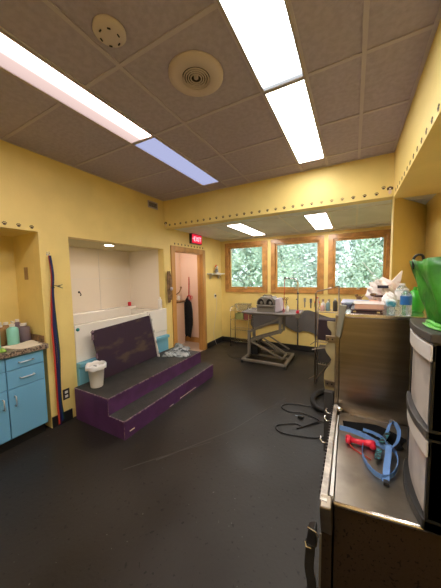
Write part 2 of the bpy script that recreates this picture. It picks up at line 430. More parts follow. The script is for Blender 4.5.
# ------------------------------------------------------------------ ceiling lights
def light(x0, x1, y0, y1, z, em, label, group):
    t = thing('ceiling_light', label, 'ceiling light', ((x0 + x1) / 2, (y0 + y1) / 2, z - .012), group)
    f = MB(); q = .014
    f.box(x0 - q, x1 + q, y0 - q, y0, z - .012, z); f.box(x0 - q, x1 + q, y1, y1 + q, z - .012, z)
    f.box(x0 - q, x0, y0, y1, z - .012, z); f.box(x1, x1 + q, y0, y1, z - .012, z)
    f.build('frame', M_fix, t)
    B(x0, x1, y0, y1, z - .006, z - .001).build('lens', em, t)
GL = 'fluorescent panels in the high ceiling'
light(-1.806, -1.559, .456, 1.66, H, E_A, 'pinkish fluorescent ceiling panel, long strip at the upper left', GL)
light(-1.806, -1.559, 1.69, 2.872, H, E_B, 'dim bluish fluorescent ceiling panel, beyond the pinkish one', GL)
light(-.546, -.297, .456, 1.66, H, E_C, 'cool white fluorescent ceiling panel cut by the top of the picture', GL)
light(-.546, -.297, 1.69, 2.872, H, E_D, 'warm white fluorescent ceiling panel ending at the yellow beam', GL)
light(-1.806, -1.559, -.77, .43, H, E_N, 'added unseen white ceiling panel behind the camera on the left strip', GL)  # unseen lamp, added to brighten the room
light(-.546, -.297, -.77, .43, H, E_N, 'added unseen white ceiling panel behind the camera on the right strip', GL)  # also added out of view, lifts the right wall and floor
light(-3.35, -3.05, 3.6, 4.2, 2.4, E_N, 'added unseen ceiling panel brightening the bathroom beyond the doorway', 'added bathroom light')  # added out-of-view lamp that brightens the bathroom walls
GN = 'light panels in the low window nook ceiling'
light(-1.806, -1.559, 3.56, 4.78, ZN, E_N, 'white ceiling panel above the left window, in low nook ceiling', GN)
light(-.606, -.334, 3.56, 4.78, ZN, E_N, 'white ceiling panel in low nook ceiling, nearest the right window', GN)
t = thing('recessed_light', 'round recessed downlight in the ceiling over the bathtub', 'downlight', (-2.997, 2.27, 2.0))
MB().lathe([(.055, 2.012), (.078, 2.008), (.08, 2.02), (.055, 2.02)], (-2.997, 2.27, 0), 28).build('trim_ring', M_white, t, smooth=True)
MB().lathe([(.054, 2.011), (.054, 2.018)], (-2.997, 2.27, 0), 28).build('lens', E_R, t)

# diffuser, detector, vent
c = (-.873, 1.335); t = thing('air_diffuser', 'round tan air diffuser in the ceiling, with concentric rings', 'air vent', (c[0], c[1], H - .03))
MB().lathe([(.168, H), (.167, H - .010), (.13, H - .020), (.090, H - .024), (.086, H - .020), (.085, H)], (*c, 0), 40).build('flange', M_vent, t, smooth=True)
MB().lathe([(.083, H - .004), (.083, H)], (*c, 0), 32).build('backing', M_ventd, t)
for r in (.075, .061, .047, .033): MB().tube([(c[0] + r * math.cos(2 * PI * k / 32), c[1] + r * math.sin(2 * PI * k / 32), H - .020) for k in range(32)], .0042, 6, closed=True).build('ring', M_vent, t, smooth=True)
MB().lathe([(.0, H - .02), (.014, H - .018), (.014, H - .004)], (*c, 0), 20).build('hub', M_vent, t, smooth=True)
c = (-1.094, .895); t = thing('smoke_detector', 'round off-white smoke detector on the ceiling near the air diffuser', 'smoke detector', (c[0], c[1], H - .035))
MB().lathe([(.078, H), (.078, H - .012), (.070, H - .018), (.05, H - .032), (.0, H - .034)], (*c, 0), 32).build('housing', M_detect, t, smooth=True)
for k in range(6):
    a = k * PI / 3 + .3; MB().bar((c[0] + .048 * math.cos(a - .16), c[1] + .048 * math.sin(a - .16), H - .0335), (c[0] + .048 * math.cos(a + .16), c[1] + .048 * math.sin(a + .16), H - .0335), .006, .004).build('slot', M_ventd, t)
t = thing('wall_vent', 'small grey louvred vent high on the left yellow wall', 'air vent', (XL, 2.88, 2.62))
f = MB(); f.box(XL, XL + .012, 2.78, 2.98, 2.62, 2.635); f.box(XL, XL + .012, 2.78, 2.98, 2.705, 2.72); f.box(XL, XL + .012, 2.78, 2.79, 2.635, 2.705); f.box(XL, XL + .012, 2.97, 2.98, 2.635, 2.705)
f.build('frame', M_grid, t); B(XL, XL + .003, 2.79, 2.97, 2.635, 2.705).build('backing', M_ventd, t)
f = MB()
for k in range(5): f.bar((XL + .006, 2.79, 2.643 + k * .014), (XL + .006, 2.97, 2.643 + k * .014), .008, .003, up=(1, 0, 1))
f.build('louvres', M_fix, t)

# ------------------------------------------------------------------ exit sign
t = thing('exit_sign', 'lit red exit sign on the wall above the doorway', 'exit sign', (XL, 3.98, 2.19))
B(XL, XL + .055, 3.82, 4.17, 2.185, 2.375).build('housing', M_blackg, t, bevel=.004)
B(XL + .055, XL + .060, 3.832, 4.158, 2.197, 2.363).build('face', E_exit, t)
tc = bpy.data.curves.new('exit_text', 'FONT'); tc.body = 'EXIT'; tc.size = .125; tc.align_x = 'CENTER'; tc.extrude = .001
to = bpy.data.objects.new('tmp_text', tc); COL.objects.link(to)
bpy.context.view_layer.update()
me = bpy.data.meshes.new_from_object(to.evaluated_get(bpy.context.evaluated_depsgraph_get())); COL.objects.unlink(to); bpy.data.objects.remove(to)
me.materials.clear(); me.materials.append(E_exitw)
me.transform(Matrix(((0, 0, 1, XL + .062), (1, 0, 0, 4.01), (0, 1, 0, 2.235), (0, 0, 0, 1))))
me.transform(Matrix.Translation(-ORI[t])); o = bpy.data.objects.new('lettering', me); COL.objects.link(o); o.parent = t
MB().prism([(XL + .0605, 3.845, 2.28), (XL + .0605, 3.868, 2.30), (XL + .0605, 3.868, 2.26)], (.002, 0, 0)).build('arrow', E_exitw, t)

# ------------------------------------------------------------------ paw stickers
def paw_proto(name, m, r=.013):
    b = MB()
    def disc(cx, cz, rx, rz):
        n = 10; b.prism([(cx + rx * math.cos(2 * PI * k / n), 0, cz + rz * math.sin(2 * PI * k / n)) for k in range(n)], (0, -.0015, 0))
    disc(0, -.004, .012, .010)
    for x, z in ((-.0135, .006), (-.005, .013), (.005, .013), (.0135, .006)): disc(x, z, .0042, .0055)
    return b
def place(kind, pts, rz, txt, tag, grp, names=None):
    base = paw_proto('', M_paw).build('paw_sticker', M_paw, org=(0, 0, 0))
    me2 = base.data.copy(); me2.materials.clear(); me2.materials.append(M_pawl)
    n = len(pts)
    for i, p in enumerate(pts):
        o = base if i == 0 else base.copy()
        if i: COL.objects.link(o)
        o.location = p; o.rotation_euler = (0, 0, rz); o.scale = (1.05,) * 3
        if kind and i in kind: o.data = me2
        if i < len(ORD) and i <= n // 2 or n - i - 1 >= len(ORD): lab = '%s from %s' % (ORD[i], txt[0])
        else: lab = '%s from %s' % (ORD[n - 1 - i] if n - 1 - i else 'nearest', txt[1]) if n - 1 - i else 'last one at %s' % txt[1]
        tagp(o, '%s paw print sticker %s, %s' % ('pale tan' if kind and i in kind else 'brown', tag, lab), 'sticker', grp)
place({21, 22, 23}, [(-2.62 + .1085 * i, YB, 2.397) for i in range(27)], 0, ('the doorway end', 'the dog sticker end'), 'along the ceiling beam', 'paw print stickers along the beam')
place(None, [(XS, 2.95 - .112 * i, 2.365 if i < 1 else ZS + .033) for i in range(15)], PI / 2 * -1, ('the beam corner', 'the near end'), 'along the right soffit', 'paw print stickers along the right soffit')
place(None, [(XL, 3.38 + .1 * i, 2.135) for i in range(10)], PI / 2, ('the bathtub side', 'the window side'), 'above the doorway', 'paw print stickers above the doorway')
place(None, [(XL, 1.02 + .105 * i, 2.065) for i in range(3)], PI / 2, ('the picture edge', 'the leashes side'), 'above the cabinet alcove', 'paw print stickers above the cabinet alcove')
place(None, [(.262, YB, 2.45)], 0, ('', 'x'), 'set apart above the row', 'single paw print sticker')
for o in COL.objects:
    if o.get('group') == 'single paw print sticker':
        o['label'] = 'single paw print sticker just above the beam row, left of dog sticker'; del o['group']
def dogsticker(x, lab, s=1):
    t = thing('dog_sticker', lab, 'sticker', (x, YB, 2.38)); y = YB - .001
    def ov(cx, cz, rx, rz, m, name, d=.001):
        MB().prism([(x + (cx + rx * math.cos(2 * PI * k / 14)) * s, y - d + .001, 2.38 + cz + rz * math.sin(2 * PI * k / 14)) for k in range(14)], (0, -.001, 0)).build(name, m, t)
    ov(0, .022, .014, .026, M_pink, 'body'); ov(0, .058, .021, .019, M_brown, 'head', .002)
    ov(-.019, .054, .008, .016, M_paw, 'ear', .003); ov(.019, .054, .008, .016, M_paw, 'ear', .003); ov(0, .052, .008, .008, M_white, 'muzzle', .003)
dogsticker(.318, 'small puppy sticker at the right end of the beam paw prints')
dogsticker(-2.70, 'small dark puppy sticker at the left end of beam paw prints')

# ------------------------------------------------------------------ blue cabinets + worktop
def cabinet(y0, y1, lab):
    t = thing('base_cabinet', lab, 'cabinet', (-2.98, (y0 + y1) / 2, 0), 'blue base cabinets in the alcove')
    b = MB(); b.box(-3.26, -2.72, y0, y1, .10, .868); b.build('body', M_bluedk, t)
    B(-3.2, -2.76, y0 + .005, y1 - .005, 0, .10).build('toe_kick', M_black, t)
    ym = (y0 + y1) / 2
    for k, (a, c) in enumerate(((y0, ym), (ym, y1))):
        a += .004; c -= .004
        for z0, z1 in ((.745, .86), (.575, .738)):
            dr = B(-2.72, -2.70, a, c, z0, z1).build('drawer', M_blue, t, bevel=.003)
            h = MB(); zc = (z0 + z1) / 2; yc = (a + c) / 2
            h.tube([(-2.70, yc - .055, zc), (-2.676, yc - .055, zc), (-2.672, yc - .05, zc), (-2.672, yc + .05, zc), (-2.676, yc + .055, zc), (-2.70, yc + .055, zc)], .0055, 8)
            h.build('handle', M_hand, dr, smooth=True)
        dr = B(-2.72, -2.70, a, c, .115, .567).build('door', M_blue, t, bevel=.003)
        yc = c - .035 if k == 0 else a + .045
        MB().tube([(-2.70, yc, .41), (-2.676, yc, .41), (-2.672, yc, .415), (-2.672, yc, .495), (-2.676, yc, .50), (-2.70, yc, .50)], .0055, 8).build('handle', M_hand, dr, smooth=True)
    return t
cabinet(.62, 1.235, 'blue base cabinet nearest the leashes, with drawers over doors')
cabinet(.0, .615, 'blue base cabinet at the far left, cut by the picture edge')
B(-3.265, -2.672, .005, 1.272, .87, .918).build('worktop', M_gran, bevel=.006, label='speckled brown granite worktop on the blue base cabinets', cat='worktop')
B(-3.265, -2.76, 1.262, 1.278, .919, .985).build('trim_5', M_brown, kind=K)
def bottle(name, lab, cat, x, y, z, r, h, m, capm=M_white, pump=False, grp=None, neck=.35):
    t = thing(name, lab, cat, (x, y, z), grp)
    MB().lathe([(r * .9, 0), (r, h * .04), (r, h * .80), (r * .85, h * .88), (r * neck, h * .95), (r * neck, h)], (x, y, z), 18).build('body', m, t, smooth=True)
    c = MB().lathe([(r * neck * 1.35, h * .96), (r * neck * 1.35, h * 1.08), (r * neck * 1.0, h * 1.10)], (x, y, z), 14)
    if pump:
        c.tube([(x, y, z + h * 1.08), (x, y, z + h * 1.2)], r * .12, 8); c.bar((x - r * .3, y, z + h * 1.2), (x + r * .75, y, z + h * 1.19), r * .28)
    c.build('cap', capm, t, smooth=False)
    return t
GB = 'bottles on the granite worktop'
bottle('shampoo_bottle', 'mint green shampoo bottle standing on the granite worktop', 'bottle', -2.93, 1.085, .918, .048, .195, M_mint, pump=True, grp=GB)
bottle('shampoo_jug', 'mauve translucent jug beside the mint bottle on the worktop', 'jug', -3.00, 1.205, .918, .055, .175, M_mauve, grp=GB, neck=.4)
bottle('shampoo_bottle', 'tan shampoo bottle left of the mint bottle, on granite worktop', 'bottle', -3.03, 1.02, .918, .05, .19, M_amber, pump=True, grp=GB)
bottle('shampoo_bottle', 'brown shampoo bottle behind the mint bottle, by the alcove back', 'bottle', -3.14, 1.11, .918, .045, .19, M_amber, grp=GB)
bottle('shampoo_bottle', 'pale green bottle cut by the left picture edge, on granite worktop', 'bottle', -2.90, .93, .918, .045, .2, M_mint, grp=GB)
bottle('shampoo_bottle', 'grey-brown bottle with white cap, in the alcove corner', 'bottle', -3.17, 1.22, .918, .038, .2, M_mauve, grp=GB)
def cloth(name, lab, cat, x0, x1, y0, y1, z, amp, m, seed, rot=0, th=.008, nx=22, ny=16, drape=None, edge=.9):
    rnd = random.Random(seed); ph = [rnd.uniform(0, 6.28) for _ in range(8)]; fr = [rnd.uniform(4, 16) for _ in range(8)]
    b = MB(); top = []; cx, cy = (x0 + x1) / 2, (y0 + y1) / 2
    for j in range(ny + 1):
        for i in range(nx + 1):
            u = i / nx * 2 - 1; v = j / ny * 2 - 1
            r = 1 + .16 * math.sin(3 * math.atan2(v, u) + ph[0]) + .08 * math.sin(7 * math.atan2(v, u) + ph[1])
            e = max(0, 1 - max(abs(u), abs(v)) ** 5 * edge)
            X = u * (x1 - x0) / 2 * r; Y = v * (y1 - y0) / 2 * r
            hgt = amp * e * (.5 + .32 * math.sin(3.1 * u + 2.2 * v + ph[2]) + .22 * math.sin(5.2 * v - 2.5 * u + ph[3]) + .16 * abs(math.sin(7 * u + 4 * v + ph[4])))
            ca, sa = math.cos(rot), math.sin(rot)
            px, py = cx + X * ca - Y * sa, cy + X * sa + Y * ca
            zz = z + th + max(hgt, 0)
            if drape: zz += drape(px, py)
            top.append((px, py, zz))
    n = len(top); W = nx + 1
    fs = []
    for j in range(ny):
        for i in range(nx):
            a = j * W + i; fs.append((a, a + 1, a + W + 1, a + W)); fs.append((n + a, n + a + W, n + a + W + 1, n + a + 1))
    for i in range(nx): fs.append((i, n + i, n + i + 1, i + 1)); a = ny * W + i; fs.append((a, a + 1, n + a + 1, n + a))
    for j in range(ny): a = j * W; fs.append((a, a + W, n + a + W, n + a)); a = j * W + nx; fs.append((a, n + a, n + a + W, a + W))
    b.add(top + [(p[0], p[1], p[2] - th) for p in top], fs)
    return b.build(name, m, smooth=True, sub=1, label=lab, cat=cat)
cloth('hand_towel', 'cream towel spread along the granite worktop edge by the bottles', 'towel', -2.93, -2.69, .99, 1.24, .918, .014, M_towel, 3)
cloth('cleaning_cloth', 'lime green cloth on the granite worktop at the left picture edge', 'cloth', -2.83, -2.70, .86, .95, .918, .03, M_lime, 5)
def plate(name, lab, cat, y0, y1, z0, z1, x=XL, m=M_brass, side=None):
    t = thing(name, lab, cat, (x, (y0 + y1) / 2, z0))
    B(x, x + .006, y0, y1, z0, z1).build('cover_plate', m, t, bevel=.002)
    for k in (.3, .7):
        zc = z0 + (z1 - z0) * k; B(x + .006, x + .009, (y0 + y1) / 2 - .015, (y0 + y1) / 2 + .015, zc - .013, zc + .013).build('socket', M_white if m is M_brass else M_grid, t)
    return t
plate('wall_outlet', 'dark outlet plate low on the yellow wall beside the steps', 'outlet', 1.405, 1.475, .245, .36)
t = thing('switch_plate', 'tan switch plate inside the cabinet alcove', 'switch', (-3.03, 1.28, 1.56))
B(-3.065, -2.995, 1.274, 1.28, 1.56, 1.69).build('cover_plate', M_amber, t, bevel=.002); B(-3.04, -3.02, 1.268, 1.274, 1.60, 1.65).build('switch', M_amber, t)

# ------------------------------------------------------------------ leashes
t = thing('wall_hook', 'small metal hook holding the long leashes', 'hook', (XL, 1.352, 1.79))
MB().tube([(XL, 1.352, 1.815), (XL + .03, 1.352, 1.812), (XL + .04, 1.352, 1.825), (XL + .036, 1.352, 1.838)], .004, 8).build('hook', M_chrome, t, smooth=True)
B(XL, XL + .004, 1.34, 1.364, 1.80, 1.84).build('back_plate', M_chrome, t)
def leash(name, lab, m, offs, w, zb, x):
    pts = []
    for k, (z, y) in enumerate(((1.80, 1.352), (1.6, 1.36), (1.4, 1.358), (1.1, 1.352), (.8, 1.352), (.5, 1.350), (.25, 1.352), (zb, 1.36))):
        f = min(1, (1.80 - z) / .9 + .12); pts.append((x + .006 * math.sin(k * 2.1), y + offs * f + .006 * math.sin(k * 1.7 + offs * 40), z))
    b = MB().ribbon(smoothp(pts), w, .003, [(.15 * math.sin(j * .6 + offs * 90), 1, 0) for j in range(29)])
    b.build(name, m, label=lab, cat='leash', group='leashes hung on the wall hook')
leash('dog_leash', 'red nylon leash, leftmost strand of the bundle on the wall', M_redn, -.020, .016, .03, XL + .034)
leash('dog_leash', 'purple nylon leash next to the red one in hanging bundle', M_purp, -.006, .018, .012, XL + .030)
leash('dog_leash', 'navy blue nylon leash in the middle of hanging bundle', M_navy, .008, .020, .05, XL + .040)
leash('dog_leash', 'dark green nylon leash, rightmost strand of the hanging bundle', M_green, .022, .018, .06, XL + .034)
b = MB(); b.bar((XL + .05, 1.35, 1.50), (XL + .05, 1.43, 1.485), .008, .006); b.bar((XL + .05, 1.39, 1.49), (XL + .05, 1.45, 1.465), .007, .006); b.bar((XL + .05, 1.40, 1.49), (XL + .05, 1.45, 1.50), .006, .006)
b.tube([(XL + .045, 1.345, 1.47), (XL + .05, 1.36, 1.5), (XL + .045, 1.372, 1.47)], .005)
b.build('leash_tie', M_black, label='black strap tied round the leashes, ends sticking out right', cat='strap')

# ------------------------------------------------------------------ tub in alcove
t = thing('bathtub', 'white bathtub built into the alcove above the purple steps', 'bathtub', (-3.14, 2.33, 0))
b = MB()
b.box(-2.86, -2.745, 1.572, 3.088, .60, 1.02); b.box(-3.548, -3.42, 1.572, 3.088, .60, 1.06)
b.box(-3.42, -2.86, 1.572, 1.70, .60, 1.02); b.box(-3.42, -2.86, 2.96, 3.088, .60, 1.02); b.box(-3.42, -2.86, 1.70, 2.96, .60, .68)
b.build('basin', M_tub, t, bevel=.012)
b = MB(); b.box(-2.757, -2.728, 1.572, 3.088, .605, 1.032); b.build('apron', M_tub, t, bevel=.008)
b = MB(); b.box(-2.86, -2.70, 1.572, 3.088, .0, .56); b.box(-2.74, -2.665, 1.572, 3.088, .56, .605); b.build('kick_panel', M_ltblue, t, bevel=.004)
b = MB(); b.box(-2.80, -2.715, 2.66, 3.088, .68, 1.045); b.build('end_panel', M_tub, t, bevel=.006)
MB().lathe([(.0, 0), (.018, .0), (.020, .012), (.008, .03), (0, .03)], (-2.728, 1.60, .985), 14, 'X').build('overflow_knob', M_teal, t, smooth=True)
bottle('pump_bottle', 'clear bottle with white cap on the tub rim', 'bottle', -2.80, 3.03, 1.045, .033, .17, M_white, grp=None)
bottle('soap_bottle', 'small pink-red bottle in the back corner of the tub rim', 'bottle', -3.49, 3.0, 1.06, .028, .075, M_red)
t = thing('robe_hook', 'dark hook on the back panel of the tub alcove', 'hook', (-3.548, 2.14, 1.31))
MB().lathe([(.016, 0), (.016, .006)], (-3.55, 2.14, 1.36), 14, 'X').build('back_plate', M_brass, t)
MB().tube([(-3.545, 2.14, 1.36), (-3.51, 2.14, 1.345), (-3.50, 2.14, 1.32), (-3.515, 2.14, 1.31), (-3.52, 2.14, 1.32)], .006).build('hook_arm', M_brass, t, smooth=True)

# ------------------------------------------------------------------ purple steps
t = thing('tub_steps', 'purple painted two-level step platform with black rubber treads before the tub', 'steps', (-2.3, 2.36, 0))
Y0, Y1 = 1.50, 3.18; ZP, ZT = .352, .178; XP, XQ = -2.12, -1.895
b = MB(); b.prism([(-2.68, Y0, 0), (XQ, Y0, 0), (XQ, Y0, ZT), (XP, Y0, ZT), (XP, Y0, ZP), (-2.68, Y0, ZP)], (0, Y1 - Y0, 0)); b.build('body', M_purple, t)
B(-2.68, XP - .006, Y0 + .006, Y1 - .006, ZP, ZP + .008).build('upper_tread', M_mat, t)
B(XP, XQ - .006, Y0 + .006, Y1 - .006, ZT, ZT + .008).build('lower_tread', M_mat, t)
e = MB(); e.box(XP - .006, XP + .003, Y0 - .002, Y1, ZP - .004, ZP + .008); e.box(XQ - .006, XQ + .003, Y0 - .002, Y1, ZT - .004, ZT + .008)
e.box(XP - .003, XP + .003, Y0 - .003, Y0, ZT, ZP); e.box(XQ - .004, XQ + .003, Y0 - .003, Y0, 0, ZT); e.box(-2.68, XP, Y0 - .003, Y0 + .006, ZP, ZP + .008); e.box(XP, XQ, Y0 - .003, Y0 + .006, ZT, ZT + .008)
e.build('edge_trim', M_scuff, t)
e = MB(); e.box(XQ, XQ + .002, 1.56, 1.62, .055, .065); e.box(XQ, XQ + .002, 2.35, 2.7, .02, .028); e.box(XQ, XQ + .002, 2.15, 2.22, .012, .018); e.build('scratch', M_towel, t, label='pale scratches on the purple riser')
ZTOP = ZP + .008
# leaning mat board
t = thing('rubber_mat_board', 'dark purple scuffed mat board leaning on the white tub', 'board', (-2.62, 2.25, ZTOP))
BL, BR, TR, TL = V((-2.60, 1.775, ZTOP)), V((-2.60, 2.70, ZTOP + .012)), V((-2.66, 2.60, 1.00)), V((-2.66, 1.695, .955))
TL.x = TR.x = -2.672 + .035
nrm = (BR - BL).cross(TL - BL).normalized() * .022
if nrm.x < 0: nrm = -nrm
MB().hexa([BL, BR, TR, TL, BL + nrm, BR + nrm, TR + nrm, TL + nrm]).build('panel', M_purpled, t, bevel=.006)
c = MB()
for k in (.12, .5, .88): p = BL.lerp(TL, k) + nrm; c.bar(p + V((0, -.006, -.03)), p + V((0, -.006, .03)), .016, .02)
p = TL + nrm; c.bar(p + V((0, -.004, -.02)), p + V((0, .02, .003)), .018, .02)
c.build('corner_clip', M_scuff, t)
t = thing('white_rail', 'thin white rail leaning against the right edge of mat board', 'rail', (-2.56, 2.73, ZTOP))
b = MB().bar((-2.56, 2.70, ZTOP + .001), (-2.632, 2.62, 1.03), .018, .03, up=(1, 0, 0)); b.build('strip', M_white, t)
b = MB()
for k in (.1, .35, .6, .85):
    p = V((-2.56, 2.70, ZTOP)).lerp(V((-2.632, 2.62, 1.03)), k); b.bar(p + V((.017, -.002, -.02)), p + V((.017, .0, .02)), .008, .006, up=(1, 0, 0))
b.build('bracket', M_chrome, t)
# bin
t = thing('waste_bin', 'white waste bin with liner standing on the purple platform', 'bin', (-2.49, 1.64, ZTOP))
c = (-2.49, 1.64, ZTOP)
MB().lathe([(.062, 0), (.065, .01), (.086, .235), (.094, .238), (.094, .25), (.083, .25), (.08, .235), (.056, .015), (0, .015)], c, 32).build('body', M_white, t, smooth=True)
vs = []; n = 40; rows = [(.076, .16), (.081, .235), (.092, .258), (.104, .254), (.106, .235), (.103, .205)]; fs = []
for i, (r, z) in enumerate(rows):
    for k in range(n):
        a = 2 * PI * k / n; q = 1 + (.03 if i > 1 else .0) * math.sin(5 * a + i) + (.02 if i > 1 else 0) * math.sin(11 * a + 2 * i)
        vs.append(V(c) + V((r * q * math.cos(a), r * q * math.sin(a), z + (.006 * math.sin(7 * a + i) if i > 1 else 0))))
for i in range(len(rows) - 1):
    for k in range(n): fs.append((i * n + k, i * n + (k + 1) % n, (i + 1) * n + (k + 1) % n, (i + 1) * n + k))
MB().add(vs, fs).build('liner', M_liner, t, smooth=True)
MB().blob((c[0], c[1], c[2] + .19), (.072, .072, .05), 14, 8, lambda d: 1 + .12 * math.sin(9 * d.x + 7 * d.y)).build('trash', M_liner, t, smooth=True)
MB().blob((c[0] + .02, c[1] - .03, c[2] + .236), (.03, .025, .012), 10, 6).build('trash', M_blackg, t, smooth=True)
# clothes
cloth('crumpled_towel', 'grey blue crumpled towel at the far end of the purple platform', 'towel', -2.54, -2.18, 2.76, 3.06, ZTOP, .085, M_grey, 11, rot=.35)
cloth('crumpled_shirt', 'paler grey cloth heaped behind the towel, near the doorway', 'cloth', -2.62, -2.34, 3.02, 3.21, ZTOP, .095, M_grey2, 18, rot=.15)
# brown bundle
t = thing('strap_bundle', 'brown leather strap bundle hanging on the wall left of doorway', 'strap', (XL, 3.15, 1.12))
b = MB()
b.ribbon(smoothp([(XL + .02, 3.17, 1.64), (XL + .03, 3.15, 1.55), (XL + .03, 3.15, 1.42), (XL + .03, 3.15, 1.28), (XL + .025, 3.17, 1.13)]), .055, .014, (0, 1, 0))
b.ribbon(smoothp([(XL + .03, 3.17, 1.64), (XL + .05, 3.19, 1.50), (XL + .045, 3.175, 1.36), (XL + .045, 3.19, 1.24), (XL + .045, 3.17, 1.18)]), .045, .012, (.3, 1, 0))
b.build('straps', M_brown, t)
MB().tube([(XL, 3.17, 1.65), (XL + .05, 3.17, 1.645), (XL + .055, 3.17, 1.66)], .005).build('peg', M_brass, t)
MB().blob((XL + .06, 3.19, 1.36), (.02, .03, .03), 8, 6).build('buckle', M_grid, t)

# ------------------------------------------------------------------ bathroom contents
t = thing('vanity_cabinet', 'tan cabinet with dark counter seen through the doorway', 'cabinet', (-3.55, 4.0, 0))
B(-3.645, -3.46, 3.35, 4.55, 0, .97).build('body', M_pink, t); B(-3.648, -3.43, 3.33, 4.57, .97, 1.01).build('counter', M_brown, t, bevel=.004)
bottle('lotion_bottle', 'white bottle on the bathroom counter seen through the doorway', 'bottle', -3.54, 4.46, 1.01, .03, .11, M_white)
bottle('soap_bottle', 'small dark bottle behind on the bathroom counter', 'bottle', -3.56, 4.36, 1.01, .025, .13, M_brown)
t = thing('towel_rack', 'small dark wall rack with clutter above bathroom counter', 'rack', (-3.6, 4.5, 1.1))
MB().tube([(-3.64, 4.40, 1.10), (-3.56, 4.42, 1.16), (-3.55, 4.5, 1.20), (-3.57, 4.6, 1.30)], .012).build('arm', M_brown, t); MB().blob((-3.58, 4.60, 1.30), (.02, .03, .03)).build('knob', M_brown, t)
t = thing('black_apron', 'long black apron hanging inside the doorway', 'apron', (-3.44, 4.66, .12))
rows = [(1.04, -3.47, -3.41), (.95, -3.52, -3.35), (.75, -3.56, -3.32), (.5, -3.60, -3.31), (.42, -3.58, -3.31), (.3, -3.57, -3.34), (.12, -3.50, -3.37)]
n = 12; vs = []; fs = []
for i, (z, a, b_) in enumerate(rows):
    for k in range(n + 1):
        u = k / n; vs.append((a + (b_ - a) * u, 4.64 + .015 * math.sin(u * 14 + i * .5), z + .02 * math.sin(u * 5 + i)))
m_ = len(vs); W = n + 1
vs += [(x, y + .03, z) for x, y, z in vs]
for i in range(len(rows) - 1):
    for k in range(n): a = i * W + k; fs += [(a, a + 1, a + W + 1, a + W), (m_ + a, m_ + a + W, m_ + a + W + 1, m_ + a + 1)]
for i in range(len(rows) - 1): a = i * W; fs.append((a, a + W, m_ + a + W, m_ + a)); a += n; fs.append((a, m_ + a, m_ + a + W, a + W))
MB().add(vs, fs).build('cloth', M_glove, t, smooth=True)
MB().tube([(-3.46, 4.65, 1.03), (-3.43, 4.66, 1.10), (-3.42, 4.65, 1.03)], .008).build('neck_loop', M_glove, t)
t = thing('red_leash', 'red leash looped on a hook above the black apron', 'leash', (-3.40, 4.68, .95))
MB().ribbon([(-3.40, 4.685, 1.55), (-3.405, 4.675, 1.3), (-3.41, 4.67, 1.08)], .022, .005, (1, 0, 0)).build('strap', M_redn, t)
MB().tube(arc((-3.40, 4.66, 1.06), .055, 0, 340, 14, 'XZ'), .008, 6).build('loop', M_red, t, smooth=True)
MB().tube(arc((-3.33, 4.66, 1.07), .035, 0, 340, 12, 'XZ'), .007, 6).build('loop', M_red, t, smooth=True)

# ------------------------------------------------------------------ shelf by window + cord
t = thing('wall_shelf', 'small white shelf on the left wall beside the windows', 'shelf', (XL, 4.72, 1.58))
B(XL, XL + .13, 4.42, 5.0, 1.595, 1.62).build('board', M_white, t, bevel=.003)
for y in (4.52, 4.9): MB().prism([(XL, y, 1.595), (XL + .09, y, 1.595), (XL, y, 1.49)], (0, .018, 0)).build('bracket', M_white, t)
t = thing('dog_figurine', 'small white dog figurine with an orange cap on white shelf', 'figurine', (XL + .07, 4.72, 1.62))
q = (XL + .07, 4.72, 1.62)
MB().blob((q[0], q[1], q[2] + .055), (.04, .045, .058), 12, 8).build('body', M_grey2, t, smooth=True)
MB().blob((q[0] + .01, q[1], q[2] + .135), (.032, .036, .034), 12, 8).build('head', M_white, t, smooth=True)
MB().tube(arc((q[0], q[1], q[2] + .13), .045, 10, 170, 10, 'YZ'), .010, 8).build('cap', M_orange, t, smooth=True)
for s in (-1, 1): MB().blob((q[0] + .035, q[1] + s * .022, q[2] + .012), (.02, .014, .014)).build('paw', M_white, t, smooth=True)
plate('wall_outlet', 'small outlet with a hanging cord, below the white shelf', 'outlet', 4.715, 4.78, 1.06, 1.16, m=M_white)
MB().tube(smoothp([(XL + .012, 4.745, 1.12), (XL + .04, 4.75, 1.08), (XL + .03, 4.77, .9), (XL + .03, 4.72, .7), (XL + .025, 4.66, .45), (XL + .025, 4.62, .3), (XL + .03, 4.66, .13), (XL + .04, 4.72, .006)]), .004, 6).build('power_cord', M_towel, label='thin pale power cord hanging down the wall below the shelf', cat='cord', smooth=True)
B(XL + .009, XL + .032, 4.725, 4.765, 1.098, 1.135).build('plug', M_blackg, label='dark plug in the outlet below the white shelf', cat='plug')

# ------------------------------------------------------------------ wavy panel on window wall
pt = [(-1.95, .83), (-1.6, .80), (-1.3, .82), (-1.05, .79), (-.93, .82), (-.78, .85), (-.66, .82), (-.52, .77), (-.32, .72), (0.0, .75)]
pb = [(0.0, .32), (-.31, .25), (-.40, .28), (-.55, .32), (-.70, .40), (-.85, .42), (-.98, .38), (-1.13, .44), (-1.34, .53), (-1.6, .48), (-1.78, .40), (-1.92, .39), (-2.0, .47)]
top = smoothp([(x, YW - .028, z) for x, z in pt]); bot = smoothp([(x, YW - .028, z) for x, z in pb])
MB().prism(top + bot, (0, .026, 0)).build('wavy_wall_panel', M_wave, bevel=.004, label='dark grey wavy-edged panel on the wall below the windows', cat='panel')

